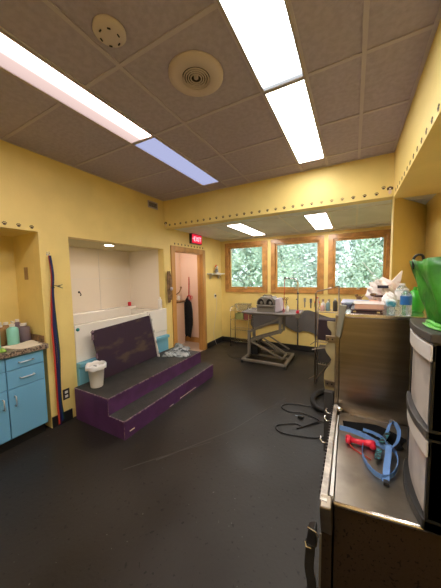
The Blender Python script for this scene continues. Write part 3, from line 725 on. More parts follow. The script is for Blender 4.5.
# tools on the wall
GT = 'grooming tools hung below the windows'
def scissors(x, z, m, lab, L=.17):
    t = thing('scissors', lab, 'scissors', (x, YW - .012, z - L), GT); y = YW - .010
    for s in (-1, 1):
        MB().bar((x + s * .004, y, z - L * .45), (x - s * .018, y, z - L), .010, .003, up=(0, 1, 0)).build('blade', M_chrome, t)
        b = MB(); b.tube(arc((x + s * .022, y, z - .03), .018, 0, 330, 12, 'XZ'), .005, 6); b.bar((x + s * .016, y, z - .045), (x + s * .002, y, z - L * .5), .008, .005, up=(0, 1, 0)); b.build('handle', m, t, smooth=False)
scissors(-1.29, 1.09, M_blackg, 'dark handled scissors on wall, left of the grooming arm')
scissors(-1.205, 1.10, M_brown, 'brown handled scissors on wall, just right of the dark pair')
def comb(x, z, m, mh, lab, L=.19):
    t = thing('grooming_brush', lab, 'brush', (x, YW - .015, z - L), GT); y = YW - .012
    B(x - .011, x + .011, y - .006, y + .010, z - L, z - L * .42).build('handle', mh, t, bevel=.004)
    B(x - .020, x + .020, y - .004, y + .008, z - L * .42, z).build('head', m, t, bevel=.004)
    b = MB()
    for k in range(5): b.box(x - .018, x + .018, y - .012, y - .004, z - .012 - k * .015, z - .009 - k * .015)
    b.build('bristles', M_grid, t)
comb(-.84, 1.09, M_galv, M_galv, 'grey brush on wall, between the grooming arm and red tool')
comb(-.725, 1.08, M_purp, M_blackg, 'dark purple brush on wall, left of the orange shears')
t = thing('clippers_shears', 'orange handled shears hung open on wall below the windows', 'shears', (-.61, YW - .012, .92), GT)
for s in (-1, 1): MB().bar((-.61 + s * .003, YW - .012, 1.12), (-.61 + s * .045, YW - .012, 1.0), .018, .014, up=(0, 1, 0)).build('handle', M_orange, t, bevel=.003)
for s in (-1, 1): MB().bar((-.61 + s * .045, YW - .010, 1.0), (-.61 + s * .05, YW - .010, .92), .010, .005, up=(0, 1, 0)).build('blade', M_chrome, t)
comb(-.50, 1.08, M_brown, M_orange, 'brown brush with orange handle, right of the orange shears', .17)
comb(-.395, 1.08, M_galv, M_blackg, 'short grey brush with black handle, rightmost of wall tools', .14)
MB().lathe([(0, 0), (.012, 0), (.012, .012), (0, .014)], (-1.0, YW - .014, 1.06), 12, 'Y').build('wall_peg', M_brass, label='tiny dark peg on the wall between the hanging tools', cat='peg')

# ------------------------------------------------------------------ grooming table
t = thing('grooming_table', 'grey electric grooming table with a folding lift frame', 'grooming table', (-1.35, 4.3, 0))
TT = .905
top = MB().prism([(-1.78, 4.06, TT - .035), (-.76, 4.10, TT - .035), (-.80, 4.66, TT - .035), (-1.80, 4.66, TT - .035)], (0, 0, .035))
top.build('table_top', M_tableTop, t, bevel=.008)
MB().prism([(-1.79, 4.05, TT - .028), (-.75, 4.09, TT - .028), (-.79, 4.67, TT - .028), (-1.81, 4.67, TT - .028)], (0, 0, .018)).build('edge_band', M_galv, t, bevel=.003)
b = MB(); z = .055
for y in (3.95, 4.60): b.bar((-1.74, y, z), (-.95, y, z), .05, .04)
for x in (-1.72, -.97): b.bar((x, 3.95, z), (x, 4.60, z), .05, .04)
b.bar((-1.72, 4.3, z), (-.97, 4.3, z), .05, .03)
b.build('base_frame', M_galv, t, bevel=.004)
for x in (-1.73, -.96):
    for y in (3.94, 4.61): MB().lathe([(.024, 0), (.028, .01), (.022, .05), (.012, .05)], (x, y, 0), 12).build('foot', M_black, t, smooth=True)
ya, yb = 4.16, 4.42
for y in (ya, yb):
    MB().bar((-1.06, y, .09), (-1.68, y, .36), .03, .045, up=(0, 1, 0)).build('lower_arm', M_galv, t, bevel=.003)
    MB().bar((-1.70, y, .34), (-1.10, y, .56), .03, .055, up=(0, 1, 0)).build('upper_arm', M_galv, t, bevel=.003)
    MB().bar((-1.66, y, .52), (-1.10, y, .80), .03, .045, up=(0, 1, 0)).build('upper_arm', M_galv, t, bevel=.003)
    MB().bar((-1.40, y, .42), (-1.0, y, .20), .022, .022, up=(0, 1, 0)).build('strut', M_galv, t)
    MB().bar((-1.68, y, .10), (-1.68, y, .54), .05, .05).build('post', M_galv, t, bevel=.004)
    MB().bar((-1.10, y, .54), (-1.10, y, .87), .06, .04).build('top_bracket', M_galv, t, bevel=.004)
    MB().bar((-1.72, y, .86), (-.92, y, .86), .04, .035).build('top_rail', M_galv, t)
for x, z in ((-1.68, .36), (-1.68, .52), (-1.10, .56), (-1.10, .82), (-1.06, .09)): MB().tube([(x, ya - .02, z), (x, yb + .02, z)], .018, 10).build('pivot_bar', M_galv, t, smooth=True)
MB().hexa([(-1.3, 4.14, .62), (-1.1, 4.14, .62), (-1.1, 4.44, .62), (-1.3, 4.44, .62), (-1.75, 4.14, .86), (-1.1, 4.14, .86), (-1.1, 4.44, .86), (-1.75, 4.44, .86)])
B(-1.70, -1.52, 4.2, 4.38, .09, .26).build('motor', M_black, t, bevel=.02)
MB().tube([(-1.6, 4.28, .22), (-1.45, 4.28, .42)], .022, 10).build('actuator', M_blackg, t, smooth=True)
# arm
AX, AZ = -.778, 1.42
tab = t
b = MB().tube([(AX, 4.04, .37), (AX, 4.04, AZ)] + arc((AX - .08, 4.04, AZ), .08, 0, 90, 8, 'XZ')[1:] + [(AX - .13, 4.04, AZ + .083), (AX - .215, 4.04, AZ + .09)], .0115, 10)
t = b.build('grooming_arm', M_chrome, tab, smooth=True, label='tall chrome arm with curved top')
B(AX - .034, AX + .031, 4.01, 4.12, .86, .93).build('clamp', M_galv, t, bevel=.005)
MB().lathe([(0, 0), (.022, 0), (.022, .02), (0, .02)], (AX, 4.0, .955), 12, 'Y').build('clamp_knob', M_red, t)
MB().lathe([(.014, .93), (.02, .935), (.02, .975), (.014, .98)], (AX, 4.04, 0), 12).build('collar', M_red, t, smooth=True)
MB().lathe([(.013, 1.24), (.018, 1.245), (.018, 1.27), (.013, 1.275)], (AX, 4.04, 0), 12).build('collar', M_brass, t, smooth=True)
t = thing('grooming_noose', 'thin red noose hanging from the grooming arm end', 'noose', (-1.01, 4.04, .92))
b = MB().tube([(-.99, 4.04, 1.51), (-.995, 4.04, 1.3), (-1.008, 4.04, 1.06), (-1.01, 4.04, .95)], .005, 6)
b.build('cord', M_redn, t, smooth=True); MB().tube([(-1.01, 4.04, 1.0), (-1.03, 4.04, .96), (-1.01, 4.04, .925), (-.99, 4.04, .96), (-1.01, 4.04, 1.0)], .005, 6).build('loop', M_redn, t, smooth=True)
MB().lathe([(0, 1.49), (.012, 1.49), (.012, 1.525), (0, 1.525)], (-.99, 4.04, 0), 10).build('hook', M_brass, t)
# dryer / carrier on table
t = thing('table_dryer', 'grey twin-opening dryer box standing on the grooming table', 'dryer', (-1.36, 4.27, TT))
z = TT
b = MB(); xa, xb, yc, yd = -1.51, -1.19, 4.12, 4.40
prof = [(xa, 0), (xb, 0), (xb + .01, .10), (xb - .005, .22), (xb - .05, .27), (xa + .06, .27), (xa + .015, .22), (xa, .10)]
b.prism([(x, yc + .03, z + h) for x, h in prof], (0, yd - yc - .03, 0)); b.build('body', M_galv, t, bevel=.01)
f = MB(); f.box(xa, xb, yc, yc + .035, z, z + .07); f.box(xa - .008, xb + .008, yc - .01, yc + .035, z + .10, z + .125); f.box(xa, xa + .03, yc, yc + .035, z + .07, z + .10); f.box(xb - .03, xb, yc, yc + .035, z + .07, z + .10)
f.build('front_tray', M_galv, t, bevel=.004)
for cx in (-1.445, -1.285):
    o = MB().prism([(cx + .066 * math.cos(a), yc + .028, z + .135 + .105 * math.sin(a)) for a in [PI * k / 14 for k in range(15)]], (0, .012, 0)).build('opening', M_black, t)
    MB().tube([(cx + .07 * math.cos(a), yc + .024, z + .135 + .11 * math.sin(a)) for a in [PI * k / 14 for k in range(15)]], .008, 8).build('rim', M_galv, t, smooth=True)
    MB().blob((cx + .01, yc + .028, z + .165), (.025, .012, .03)).build('fan_hub', M_galv, t, smooth=True)
s = MB().hexa([(xb + .005, yc + .02, z), (xb + .12, yc + .06, z + .03), (xb + .12, yd, z + .03), (xb + .005, yd, z), (xb, yc + .03, z + .24), (xb + .065, yc + .06, z + .25), (xb + .065, yd, z + .25), (xb, yd, z + .24)])
s.build('side_duct', M_grid, t, bevel=.01)
MB().tube([(xa + .07, 4.26, z + .265), (xa + .09, 4.26, z + .295), (xb - .10, 4.26, z + .295), (xb - .08, 4.26, z + .265)], .010, 8).build('carry_handle', M_blackg, t, smooth=True)
t = thing('folded_papers', 'flat grey clipboard on the left part of grooming table', 'clipboard', (-1.75, 4.3, TT))
MB().prism([(-1.76, 4.2, TT), (-1.56, 4.2, TT), (-1.56, 4.4, TT), (-1.76, 4.42, TT)], (0, 0, .006)).build('board', M_galv, t); B(-1.70, -1.62, 4.37, 4.395, TT + .006, TT + .016).build('clip', M_brass, t)
bottle('spray_bottle', 'small white spray bottle on table right of the dryer', 'bottle', -1.02, 4.36, TT, .028, .10, M_white)
MB().tube(smoothp([(-1.62, 4.25, .1), (-1.75, 4.15, .03), (-1.95, 4.05, .006), (-2.15, 4.2, .006), (-2.4, 4.55, .006), (-2.6, 4.75, .006)]), .006, 6).build('power_cord', M_black, smooth=True, label='black power cord running from the grooming table to left wall', cat='cord')

# ------------------------------------------------------------------ wire cart left
t = thing('wire_cart', 'slim chrome wire cart standing below the left window', 'cart', (-2.16, 4.86, 0))
x0, x1, y0, y1 = -2.36, -1.93, 4.76, 5.0
for x in (x0, x1):
    MB().tube([(x, y0, .05), (x, y0, .84), (x + (.02 if x == x0 else -.02), y0 + .04, .88), (x + (.02 if x == x0 else -.02), y1 - .04, .88), (x, y1, .84), (x, y1, .05)], .009, 8).build('side_frame', M_chrome, t, smooth=True)
    for y in (y0, y1): MB().lathe([(.0, 0), (.016, 0.002), (.022, .02), (.016, .045), (.009, .05)], (x, y, 0), 12).build('caster', M_white if x == x1 else M_black, t, smooth=True)
for z in (.12, .38, .60, .80):
    b = MB(); b.tube([(x0, y0, z), (x1, y0, z), (x1, y1, z), (x0, y1, z)], .005, 6, closed=True)
    for k in range(1, 9): b.tube([(x0 + (x1 - x0) * k / 9, y0, z), (x0 + (x1 - x0) * k / 9, y1, z)], .0025, 5)
    b.build('wire_shelf', M_chrome, t)
t = thing('clear_bin', 'clear plastic bin on top of the chrome wire cart', 'storage bin', (-2.13, 4.88, .806))
b = MB(); zz = .806
b.hexa([(-2.22, 4.79, zz), (-1.98, 4.79, zz), (-1.98, 4.97, zz), (-2.22, 4.97, zz), (-2.26, 4.77, zz + .13), (-1.95, 4.77, zz + .13), (-1.95, 4.99, zz + .13), (-2.26, 4.99, zz + .13)])
b.build('box', M_clear, t, bevel=.006); B(-2.265, -1.945, 4.765, 4.992, zz + .13, zz + .142).build('lid', M_clear, t, bevel=.004)
B(-2.26, -2.08, 4.80, 4.96, .606, .74).build('storage_box', mat('olive_box', (.28, .30, .10), .6), bevel=.004, label='olive box on the middle shelf of the chrome cart', cat='box')
B(-2.06, -1.95, 4.80, 4.96, .606, .76).build('storage_box', mat('rust_box', (.24, .07, .05), .6), bevel=.004, label='dark red box on the middle shelf of the chrome cart', cat='box')

# ------------------------------------------------------------------ wire rack right
t = thing('wire_rack', 'chrome wire rack with bottles beside the tall steel counter', 'rack', (-.3, 3.65, 0))
b = MB().tube([(-.448, 3.58, .02), (-.448, 3.58, 1.30), (-.43, 3.58, 1.325), (-.30, 3.58, 1.36), (-.16, 3.58, 1.40)], .009, 8); b.build('front_frame', M_rack, t, smooth=True)
b = MB().tube([(-.448, 3.85, .02), (-.448, 3.85, 1.22)], .009, 8); b.tube([(-.16, 3.85, .02), (-.16, 3.85, 1.22)], .009, 8); b.build('rear_frame', M_rack, t, smooth=True)
b = MB().tube([(-.16, 3.58, .02), (-.16, 3.58, 1.40)], .009, 8); b.build('front_post', M_rack, t, smooth=True)
for z in (.30, .62, 1.04):
    b = MB(); b.tube([(-.448, 3.58, z), (-.16, 3.58, z), (-.16, 3.85, z), (-.448, 3.85, z)], .006, 6, closed=True)
    for k in range(1, 9): b.tube([(-.448 + .288 * k / 9, 3.58, z), (-.448 + .288 * k / 9, 3.85, z)], .003, 5)
    b.build('wire_shelf', M_rack, t)
for z, l in ((.62, .16), (.13, .22)):
    MB().tube([(-.448, 3.58, z), (-.448 - l * .3, 3.46, z - .02)], .006, 6).build('hook_arm', M_rack, t)
MB().tube([(-.21, 3.5, .44), (-.42, 3.5, .12)], .007, 6).build('brace', M_rack, t); MB().tube([(-.2, 3.5, .60), (-.48, 3.5, .52)], .007, 6).build('brace', M_rack, t)
GR = 'bottles on the chrome rack'
bottle('spray_bottle', 'pink bottle on the top shelf of the chrome wire rack', 'bottle', -.37, 3.66, 1.045, .028, .085, mat('pinkish', (.75, .45, .42), .4), grp=GR)
bottle('spray_bottle', 'blue-grey bottle in the middle of chrome rack top shelf', 'bottle', -.30, 3.68, 1.045, .028, .13, mat('bluegrey', (.25, .42, .50), .4), grp=GR)
bottle('spray_bottle', 'white bottle behind the pink one on the chrome rack', 'bottle', -.37, 3.76, 1.045, .030, .11, M_white, grp=GR)
bottle('spray_bottle', 'tall dark bottle at the right end of chrome rack shelf', 'bottle', -.21, 3.70, 1.045, .030, .16, M_blackg, grp=GR)
B(-.42, -.19, 3.62, 3.82, .635, .93).build('storage_box', mat('dark_purple_box', (.035, .018, .028), .6), bevel=.01, label='dark purple box on the middle shelf of chrome wire rack', cat='box')
B(-.42, -.19, 3.62, 3.82, .315, .52).build('storage_box', M_blackg, bevel=.01, label='black box on the lowest shelf of chrome wire rack', cat='box')

# ------------------------------------------------------------------ tall steel counter
t = thing('steel_counter', 'tall stainless steel counter with a plain brown-tinted end panel', 'counter', (.32, 2.5, 0))
CZ = 1.27
B(-.080, .355, 2.03, 3.06, 0, CZ - .03).build('body', M_steel, t, bevel=.004)
B(.356, .735, 2.05, 3.06, 0, CZ - .03).build('side_body', M_black, t)
b = MB().box(-.095, .74, 2.02, 3.07, CZ - .03, CZ); b.build('top', M_steelb, t, bevel=.006)
b = MB(); b.box(-.112, -.082, 2.03, 2.07, .0, CZ - .02); b.build('corner_post', M_steel, t, bevel=.003)
b = MB(); b.box(-.122, -.112, 2.35, 3.0, .5, 1.15); b.build('door', M_galv, t)
B(.0, .30, 1.985, 2.028, .502, .515).build('shelf_lip', M_steelb, t)
b = MB(); b.hexa([(-.105, 1.985, 1.10), (-.075, 1.985, 1.08), (-.070, 2.02, 1.08), (-.10, 2.02, 1.10), (-.085, 1.985, 1.335), (-.035, 1.985, 1.33), (-.035, 2.015, 1.33), (-.085, 2.015, 1.335)])
b.build('latch_bracket', mat('pale_bracket', (.30, .29, .25), .4, .3), t, bevel=.005)
# scalloped board
t = thing('scalloped_board', 'pale birch board with a wavy edge beside the steel counter', 'board', (-.15, 2.3, .5))
xr = -.125
left = smoothp([(-.19, 2.28, 1.15), (-.185, 2.28, 1.10), (-.155, 2.28, 1.06), (-.165, 2.28, 1.0), (-.20, 2.28, .93), (-.195, 2.28, .88), (-.155, 2.28, .82), (-.165, 2.28, .77), (-.205, 2.28, .70), (-.21, 2.28, .62), (-.20, 2.28, .54)])
MB().prism([(xr, 2.28, .54), (xr, 2.28, 1.15)] + left, (0, .02, 0)).build('panel', M_woodl, t)
for z in (1.0, .60):
    o = B(-.20, -.122, 2.268, 2.28, z - .025, z + .03).build('hinge', M_rack, t, bevel=.003)
    b = MB()
    for q in (-.18, -.145): b.lathe([(0, -.006), (.007, -.006), (.007, 0)], (q, 2.268, z), 8, 'Y')
    b.build('screw', M_brass, o)
B(-.20, -.13, 2.22, 2.33, 0, .54).build('leg', M_blackg, t)

# ------------------------------------------------------------------ near steel tub deck
t = thing('dog_wash_tub', 'low stainless dog washing tub with worn front in the foreground', 'dog tub', (.3, 1.6, 0))
DZ = .50
MB().prism([(-.055, 1.18, DZ - .02), (.745, 1.30, DZ - .02), (.745, 2.02, DZ - .02), (-.07, 2.02, DZ - .02)], (0, 0, .02)).build('deck', M_steeld, t)
MB().tube([(-.058, 1.172, DZ - .004), (.745, 1.292, DZ - .004)], .011, 10).build('front_lip', M_steelb, t, smooth=True)
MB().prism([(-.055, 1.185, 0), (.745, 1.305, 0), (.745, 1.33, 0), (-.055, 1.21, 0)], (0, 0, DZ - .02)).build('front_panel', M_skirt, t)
MB().prism([(-.118, 1.15, DZ - .02), (-.085, 1.15, DZ - .02), (-.085, 2.015, DZ + .025), (-.110, 2.015, DZ + .025)], (0, 0, .03)).build('side_rail', M_hazerail, t, bevel=.003)
b = MB()
for k in range(28): yk = 1.2 + k * .029; b.box(-.124, -.112, yk, yk + .012, DZ - .01 + (yk - 1.15) * .05, DZ + .008 + (yk - 1.15) * .05)
b.build('rail_teeth', M_brass, t)
MB().prism([(-.078, 1.20, DZ - .02), (-.062, 1.20, DZ - .02), (-.074, 1.95, DZ - .02), (-.086, 1.95, DZ - .02)], (0, 0, .026)).build('inner_strip', M_white, t)
b = MB(); b.hexa([(-.11, 1.13, .37), (-.06, 1.13, .37), (-.06, 1.19, .37), (-.11, 1.19, .37), (-.115, 1.12, .50), (-.065, 1.13, .50), (-.065, 1.19, .515), (-.115, 1.18, .515)])
b.build('corner_bracket', M_steel, t, bevel=.006)
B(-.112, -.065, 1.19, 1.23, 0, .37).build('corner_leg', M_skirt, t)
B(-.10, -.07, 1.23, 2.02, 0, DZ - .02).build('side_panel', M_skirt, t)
b = MB()
for y in (1.60, 1.86, 1.97): b.tube([(-.115, y, DZ - .0), (-.15, y, DZ - .01), (-.165, y + .01, DZ + .005), (-.16, y + .02, DZ + .02)], .006, 6)
b.build('rail_hook', M_chrome, t, smooth=True)
MB().lathe([(0, 0), (.02, 0), (.025, .02), (.01, .03), (0, .03)], (-.07, 1.98, DZ + .03), 12).build('latch_knob', M_chrome, t, smooth=True)
t = thing('strap_latch', 'black latch strap hanging at the near corner of steel tub', 'strap', (-.14, 1.08, 0))
b = MB().hexa([(-.162, 1.05, .36), (-.115, 1.05, .36), (-.115, 1.10, .36), (-.162, 1.10, .36), (-.155, 1.05, .43), (-.122, 1.05, .45), (-.122, 1.10, .45), (-.155, 1.10, .43)]); b.build('buckle', M_black, t, bevel=.008)
MB().tube([(-.155, 1.05, .447), (-.12, 1.05, .44), (-.112, 1.055, .415)], .004, 6).build('buckle_edge', M_chrome, t)
MB().tube([(-.165, 1.06, .365), (-.16, 1.05, .352), (-.14, 1.05, .355)], .004, 6).build('pin', M_chrome, t)
MB().ribbon(smoothp([(-.145, 1.075, .37), (-.147, 1.075, .30), (-.150, 1.075, .22), (-.138, 1.075, .15), (-.142, 1.075, .08), (-.14, 1.075, .0)]), [.04] * 21, .012, (1, 0, 0)).build('strap', M_rub, t)
MB().bar((-.108, 1.10, 0), (-.108, 1.12, .37), .008).build('cable', M_galv, t)

# ------------------------------------------------------------------ drawer tower
t = thing('drawer_tower', 'black plastic drawer tower with frosted white bowed drawers', 'drawer tower', (.5, 1.4, DZ))
DX, DY0, DY1, DT = .273, 1.205, 1.59, 1.325
D0 = DZ + .001
def bow(y, x=DX, amp=.035): u = (y - DY0) / (DY1 - DY0) * 2 - 1; return x - amp * (1 - u * u)
ys = [DY0 + (DY1 - DY0) * k / 12 for k in range(13)]
def bowprism(z0, z1, x, amp, depth=.03, zoff=0):
    return MB().prism([(bow(y, x, amp), y, z0) for y in ys] + [(x + depth, DY1, z0), (x + depth, DY0, z0)], (0, 0, z1 - z0))
MB().prism([(bow(y, DX - .004, .020), y + (y - 1.375) * .03, DT - .035) for y in ys] + [(.70, DY1 + .01, DT - .035), (.70, DY0 - .01, DT - .035)], (0, 0, .035)).build('top', M_blackg, t, bevel=.004)
b = MB(); b.box(DX + .005, .695, DY0, DY0 + .022, D0, DT - .035); b.box(DX + .005, .695, DY1 - .022, DY1, D0, DT - .035); b.box(.675, .695, DY0, DY1, D0, DT - .035)
b.build('frame', M_black, t)
bowprism(D0, D0 + .05, DX - .002, .030, .42).build('base', M_black, t, bevel=.006)
bowprism(.895, .93, DX - .004, .024, .42).build('divider', M_blackg, t, bevel=.004)
for z0, z1 in ((.935, 1.285), (.555, .892)):
    dr = bowprism(z0, z1, DX + .012, .016, .38).build('drawer', M_drawer, t, bevel=.003)
    bowprism(z1 - .075, z1 - .004, DX - .001, .020, .02).build('drawer_lip', M_lip, dr, bevel=.006)
# bag on tower
t = thing('shopping_bag', 'green woven shopping bag with black handle on drawer tower', 'bag', (.5, 1.4, DT))
def bagmesh():
    rows = 10; vs = []; fs = []
    bot = [(.315, 1.47), (.33, 1.32), (.60, 1.24), (.62, 1.46)]; topc = [(.262, 1.60), (.292, 1.40), (.66, 1.20), (.68, 1.52)]
    q = 9; n = 4 * q
    for i in range(rows):
        v = i / (rows - 1)
        for c in range(4):
            for k in range(q):
                u = k / q; a, b_ = bot[c], bot[(c + 1) % 4]; a2, b2 = topc[c], topc[(c + 1) % 4]
                x = (a[0] + (b_[0] - a[0]) * u) * (1 - v) + (a2[0] + (b2[0] - a2[0]) * u) * v
                y = (a[1] + (b_[1] - a[1]) * u) * (1 - v) + (a2[1] + (b2[1] - a2[1]) * u) * v
                w_ = .010 * math.sin(PI * u) * math.sin(5 * u + 9 * v + c * 2) + .006 * math.sin(23 * u + 5 * v + c)
                vs.append((x + w_ * (1 if c % 2 == 0 else .3), y + w_ * (1 if c % 2 else .3), DT + .004 + v * .295 + (.006 * math.sin(8 * u + c) if i == rows - 1 else 0)))
    for i in range(rows - 1):
        for k in range(n): fs.append((i * n + k, i * n + (k + 1) % n, (i + 1) * n + (k + 1) % n, (i + 1) * n + k))
    fs.append(tuple(range(n))[::-1]); return MB().add(vs, fs)
o = bagmesh().build('body', M_bag, t, smooth=True); sd = o.modifiers.new('s', 'SOLIDIFY'); sd.thickness = .003
b = MB()
b.tube(smoothp([(.315, 1.46, DT + .008), (.32, 1.38, DT + .012), (.325, 1.31, DT + .010), (.35, 1.27, DT + .014), (.42, 1.25, DT + .010), (.52, 1.22, DT + .012), (.62, 1.21, DT + .010)]), .011, 8)
b.ribbon(smoothp([(.31, 1.42, DT + .006), (.31, 1.35, DT + .005), (.33, 1.28, DT + .005), (.42, 1.245, DT + .006), (.55, 1.22, DT + .005)]), .05, .004, (0, .3, 1) if False else [(1, .2, 0)] * 6 + [(.3, 1, 0)] * 11); b.build('bottom_fold', M_bagl, t, smooth=True)
for y, xx in ((1.575, .272), (1.36, .40)):
    MB().tube(smoothp([(xx, y, 1.58), (xx - .002, y, 1.63), (xx + .012, y, 1.652), (xx + .034, y, 1.648), (xx + .04, y, 1.61), (xx + .04, y, 1.58)]), .006, 6).build('handle', M_black, t, smooth=True)

# ------------------------------------------------------------------ straps on deck
t = thing('dog_harness', 'blue webbing harness looped on the steel tub floor', 'harness', (.15, 1.65, DZ))
up = (0, 0, 1); z = DZ + .018
MB().ribbon(smoothp([(-.06, 1.75, z + .012), (0.0, 1.755, z + .01), (.07, 1.745, z + .006), (.14, 1.715, z), (.19, 1.68, z), (.21, 1.645, z)]), .030, .003, (0, .5, 1)).build('webbing', M_strap, t)
MB().ribbon(smoothp([(.20, 1.63, z + .02), (.245, 1.68, z + .05), (.265, 1.75, z + .08), (.25, 1.80, z + .10), (.225, 1.80, z + .09), (.205, 1.75, z + .06)]), .026, .003, (.6, -.3, .7)).build('webbing', M_strap, t)
MB().ribbon(smoothp([(.075, 1.66, z), (.07, 1.55, z), (.10, 1.46, z), (.15, 1.42, z), (.20, 1.46, z), (.235, 1.55, z + .01), (.235, 1.65, z + .01), (.20, 1.68, z + .01)]), .028, .003, up).build('webbing', M_strap, t)
MB().ribbon(smoothp([(.205, 1.67, z + .03), (.195, 1.58, z + .035), (.18, 1.50, z + .02), (.165, 1.40, z - .006)]), .030, .003, (1, .2, .2)).build('webbing', M_strap, t)
MB().ribbon(smoothp([(.08, 1.82, z), (.14, 1.79, z + .01), (.18, 1.74, z + .02), (.20, 1.66, z + .03)]), .018, .003, (0, .5, 1)).build('webbing', M_strap, t)
MB().ribbon([(.215, 1.80, z + .03), (.17, 1.68, z + .025)], .030, .004, (1, -.3, .3)).build('print_patch', M_cyan, t)
MB().ribbon([(.155, 1.63, z + .01), (.14, 1.54, z + .01)], .030, .004, (1, -.2, .3)).build('print_patch', M_cyan, t)
B(.155, .18, 1.385, 1.41, DZ + .001, DZ + .02).build('buckle', M_black, t, bevel=.003)
MB().tube(arc((.235, 1.81, z + .10), .014, 0, 340, 10, 'XZ'), .003, 6).build('ring', M_chrome, t)
t = thing('black_strap', 'wide black strap lying behind the blue harness', 'strap', (.12, 1.87, DZ))
MB().ribbon(smoothp([(-.04, 1.84, DZ + .006), (.05, 1.85, DZ + .012), (.15, 1.86, DZ + .02), (.22, 1.84, DZ + .015), (.30, 1.80, DZ + .006)]), .07, .006, (0, 1, .2)).build('webbing', M_web, t)
MB().ribbon(smoothp([(.10, 1.80, DZ + .004), (.16, 1.74, DZ + .01), (.21, 1.80, DZ + .02), (.27, 1.72, DZ + .005)]), .05, .005, (0, 1, .2)).build('webbing', M_web, t)
t = thing('bag_dispenser', 'red lumpy clip-on leash holder beside the blue harness', 'leash holder', (.06, 1.665, DZ))
pts = smoothp([(-.015, 1.665, DZ + .024), (.02, 1.66, DZ + .022), (.06, 1.66, DZ + .022), (.10, 1.67, DZ + .022), (.135, 1.67, DZ + .024)], 4); rr = [.010, .022, .024, .020, .015, .015, .014, .016, .017, .017, .016, .018, .020, .022, .022, .020, .010]
MB().tube(pts, rr, 10).build('body', M_red, t, smooth=True)
for p in ((-.005, 1.645), (-.005, 1.68), (.125, 1.65), (.125, 1.69)): MB().blob((p[0], p[1], DZ + .020), (.018, .016, .018)).build('knob', M_red, t, smooth=True)
MB().tube(smoothp([(.0, 1.64, DZ + .006), (.03, 1.60, DZ + .004), (.08, 1.57, DZ + .004), (.11, 1.55, DZ + .004)]), .003, 6).build('cord', M_redn, t, smooth=True)

# ------------------------------------------------------------------ things on the counter
z = CZ + .001
t = thing('binder', 'dark maroon binder lying at the bottom of counter pile', 'binder', (.10, 2.2, z))
MB().prism([(-.01, 2.06, z), (.19, 2.06, z), (.20, 2.28, z), (-.005, 2.30, z)], (0, 0, .006)).build('cover', M_binder, t); MB().prism([(0, 2.07, z + .006), (.185, 2.07, z + .006), (.195, 2.27, z + .006), (.0, 2.29, z + .006)], (0, 0, .012)).build('pages', M_magd, t)
MB().prism([(-.01, 2.06, z + .018), (.19, 2.06, z + .018), (.20, 2.28, z + .018), (-.005, 2.30, z + .018)], (0, 0, .006)).build('cover', M_binder, t)
for x in (.005, .155): B(x, x + .02, 2.055, 2.06, z + .004, z + .016).build('corner_clip', M_chrome, t)
z2 = z + .024
t = thing('thick_book', 'thick book with peach page edges lying on maroon binder', 'book', (.11, 2.2, z2))
MB().prism([(.01, 2.09, z2), (.205, 2.09, z2), (.215, 2.30, z2), (.01, 2.32, z2)], (0, 0, .003)).build('cover', M_magd, t)
MB().prism([(.015, 2.092, z2 + .003), (.20, 2.092, z2 + .003), (.21, 2.29, z2 + .003), (.015, 2.31, z2 + .003)], (0, 0, .036)).build('pages', M_peach, t)
MB().prism([(.01, 2.09, z2 + .039), (.205, 2.09, z2 + .039), (.215, 2.30, z2 + .039), (.01, 2.32, z2 + .039)], (0, 0, .003)).build('cover', M_pbag, t)
t = thing('magazine', 'lilac topped magazine on the left edge of steel counter', 'magazine', (.0, 2.6, z))
MB().prism([(-.09, 2.50, z), (.13, 2.48, z), (.15, 2.80, z), (-.09, 2.84, z)], (0, 0, .018)).build('pages', M_magd, t); MB().prism([(-.095, 2.50, z + .018), (.135, 2.48, z + .018), (.15, 2.80, z + .018), (-.09, 2.84, z + .018)], (0, 0, .010)).build('cover', M_mag, t)
t = thing('dog_figurine', 'tiny brown animal figurine behind the lilac magazine', 'figurine', (.06, 2.92, z))
MB().blob((.06, 2.93, z + .035), (.028, .02, .022)).build('body', M_brown, t, smooth=True); MB().blob((.035, 2.93, z + .06), (.016, .014, .015)).build('head', M_brown, t, smooth=True)
for q in (.042, .078):
    for w_ in (2.92, 2.94): MB().tube([(q, w_, z), (q, w_, z + .03)], .006, 6).build('leg', M_brown, t)
MB().tube([(.085, 2.93, z + .04), (.10, 2.93, z + .06)], .005, 6).build('tail', M_brown, t)
B(.135, .20, 2.45, 2.62, z, z + .05).build('small_box', M_peach, bevel=.004, label='small peach box behind the thick book on the counter', cat='box')
MB().prism([(-.07, 2.36, z), (.0, 2.36, z), (.01, 2.47, z), (-.06, 2.48, z)], (0, 0, .035)).build('dark_pouch', M_magd, bevel=.01, label='small dark pouch in front of the lilac magazine', cat='pouch')
# plastic carrier bag
t = thing('plastic_bag', 'crumpled white plastic carrier bag standing on the steel counter', 'bag', (.24, 2.68, z))
def pf(d): return 1 + .13 * math.sin(7 * d.x + 5 * d.z) * math.cos(6 * d.y + 3) + .08 * math.sin(13 * d.z + 9 * d.x)
MB().blob((.235, 2.66, z + .115), (.115, .11, .125), 22, 14, pf).build('sack', M_pbag, t)
b = MB().hexa([(.20, 2.60, z + .08), (.34, 2.60, z + .02), (.34, 2.66, z + .02), (.20, 2.66, z + .08), (.37, 2.60, z + .31), (.375, 2.60, z + .305), (.375, 2.63, z + .305), (.37, 2.63, z + .31)]); b.build('handle_flap', M_pbag, t)
B(.19, .27, 2.525, 2.55, z + .16, z + .185).build('contents', M_magd, t); MB().blob((.16, 2.565, z + .10), (.025, .015, .015)).build('contents', M_brown, t, smooth=True); MB().blob((.21, 2.55, z + .09), (.045, .02, .012)).build('contents', M_binder, t, smooth=True)
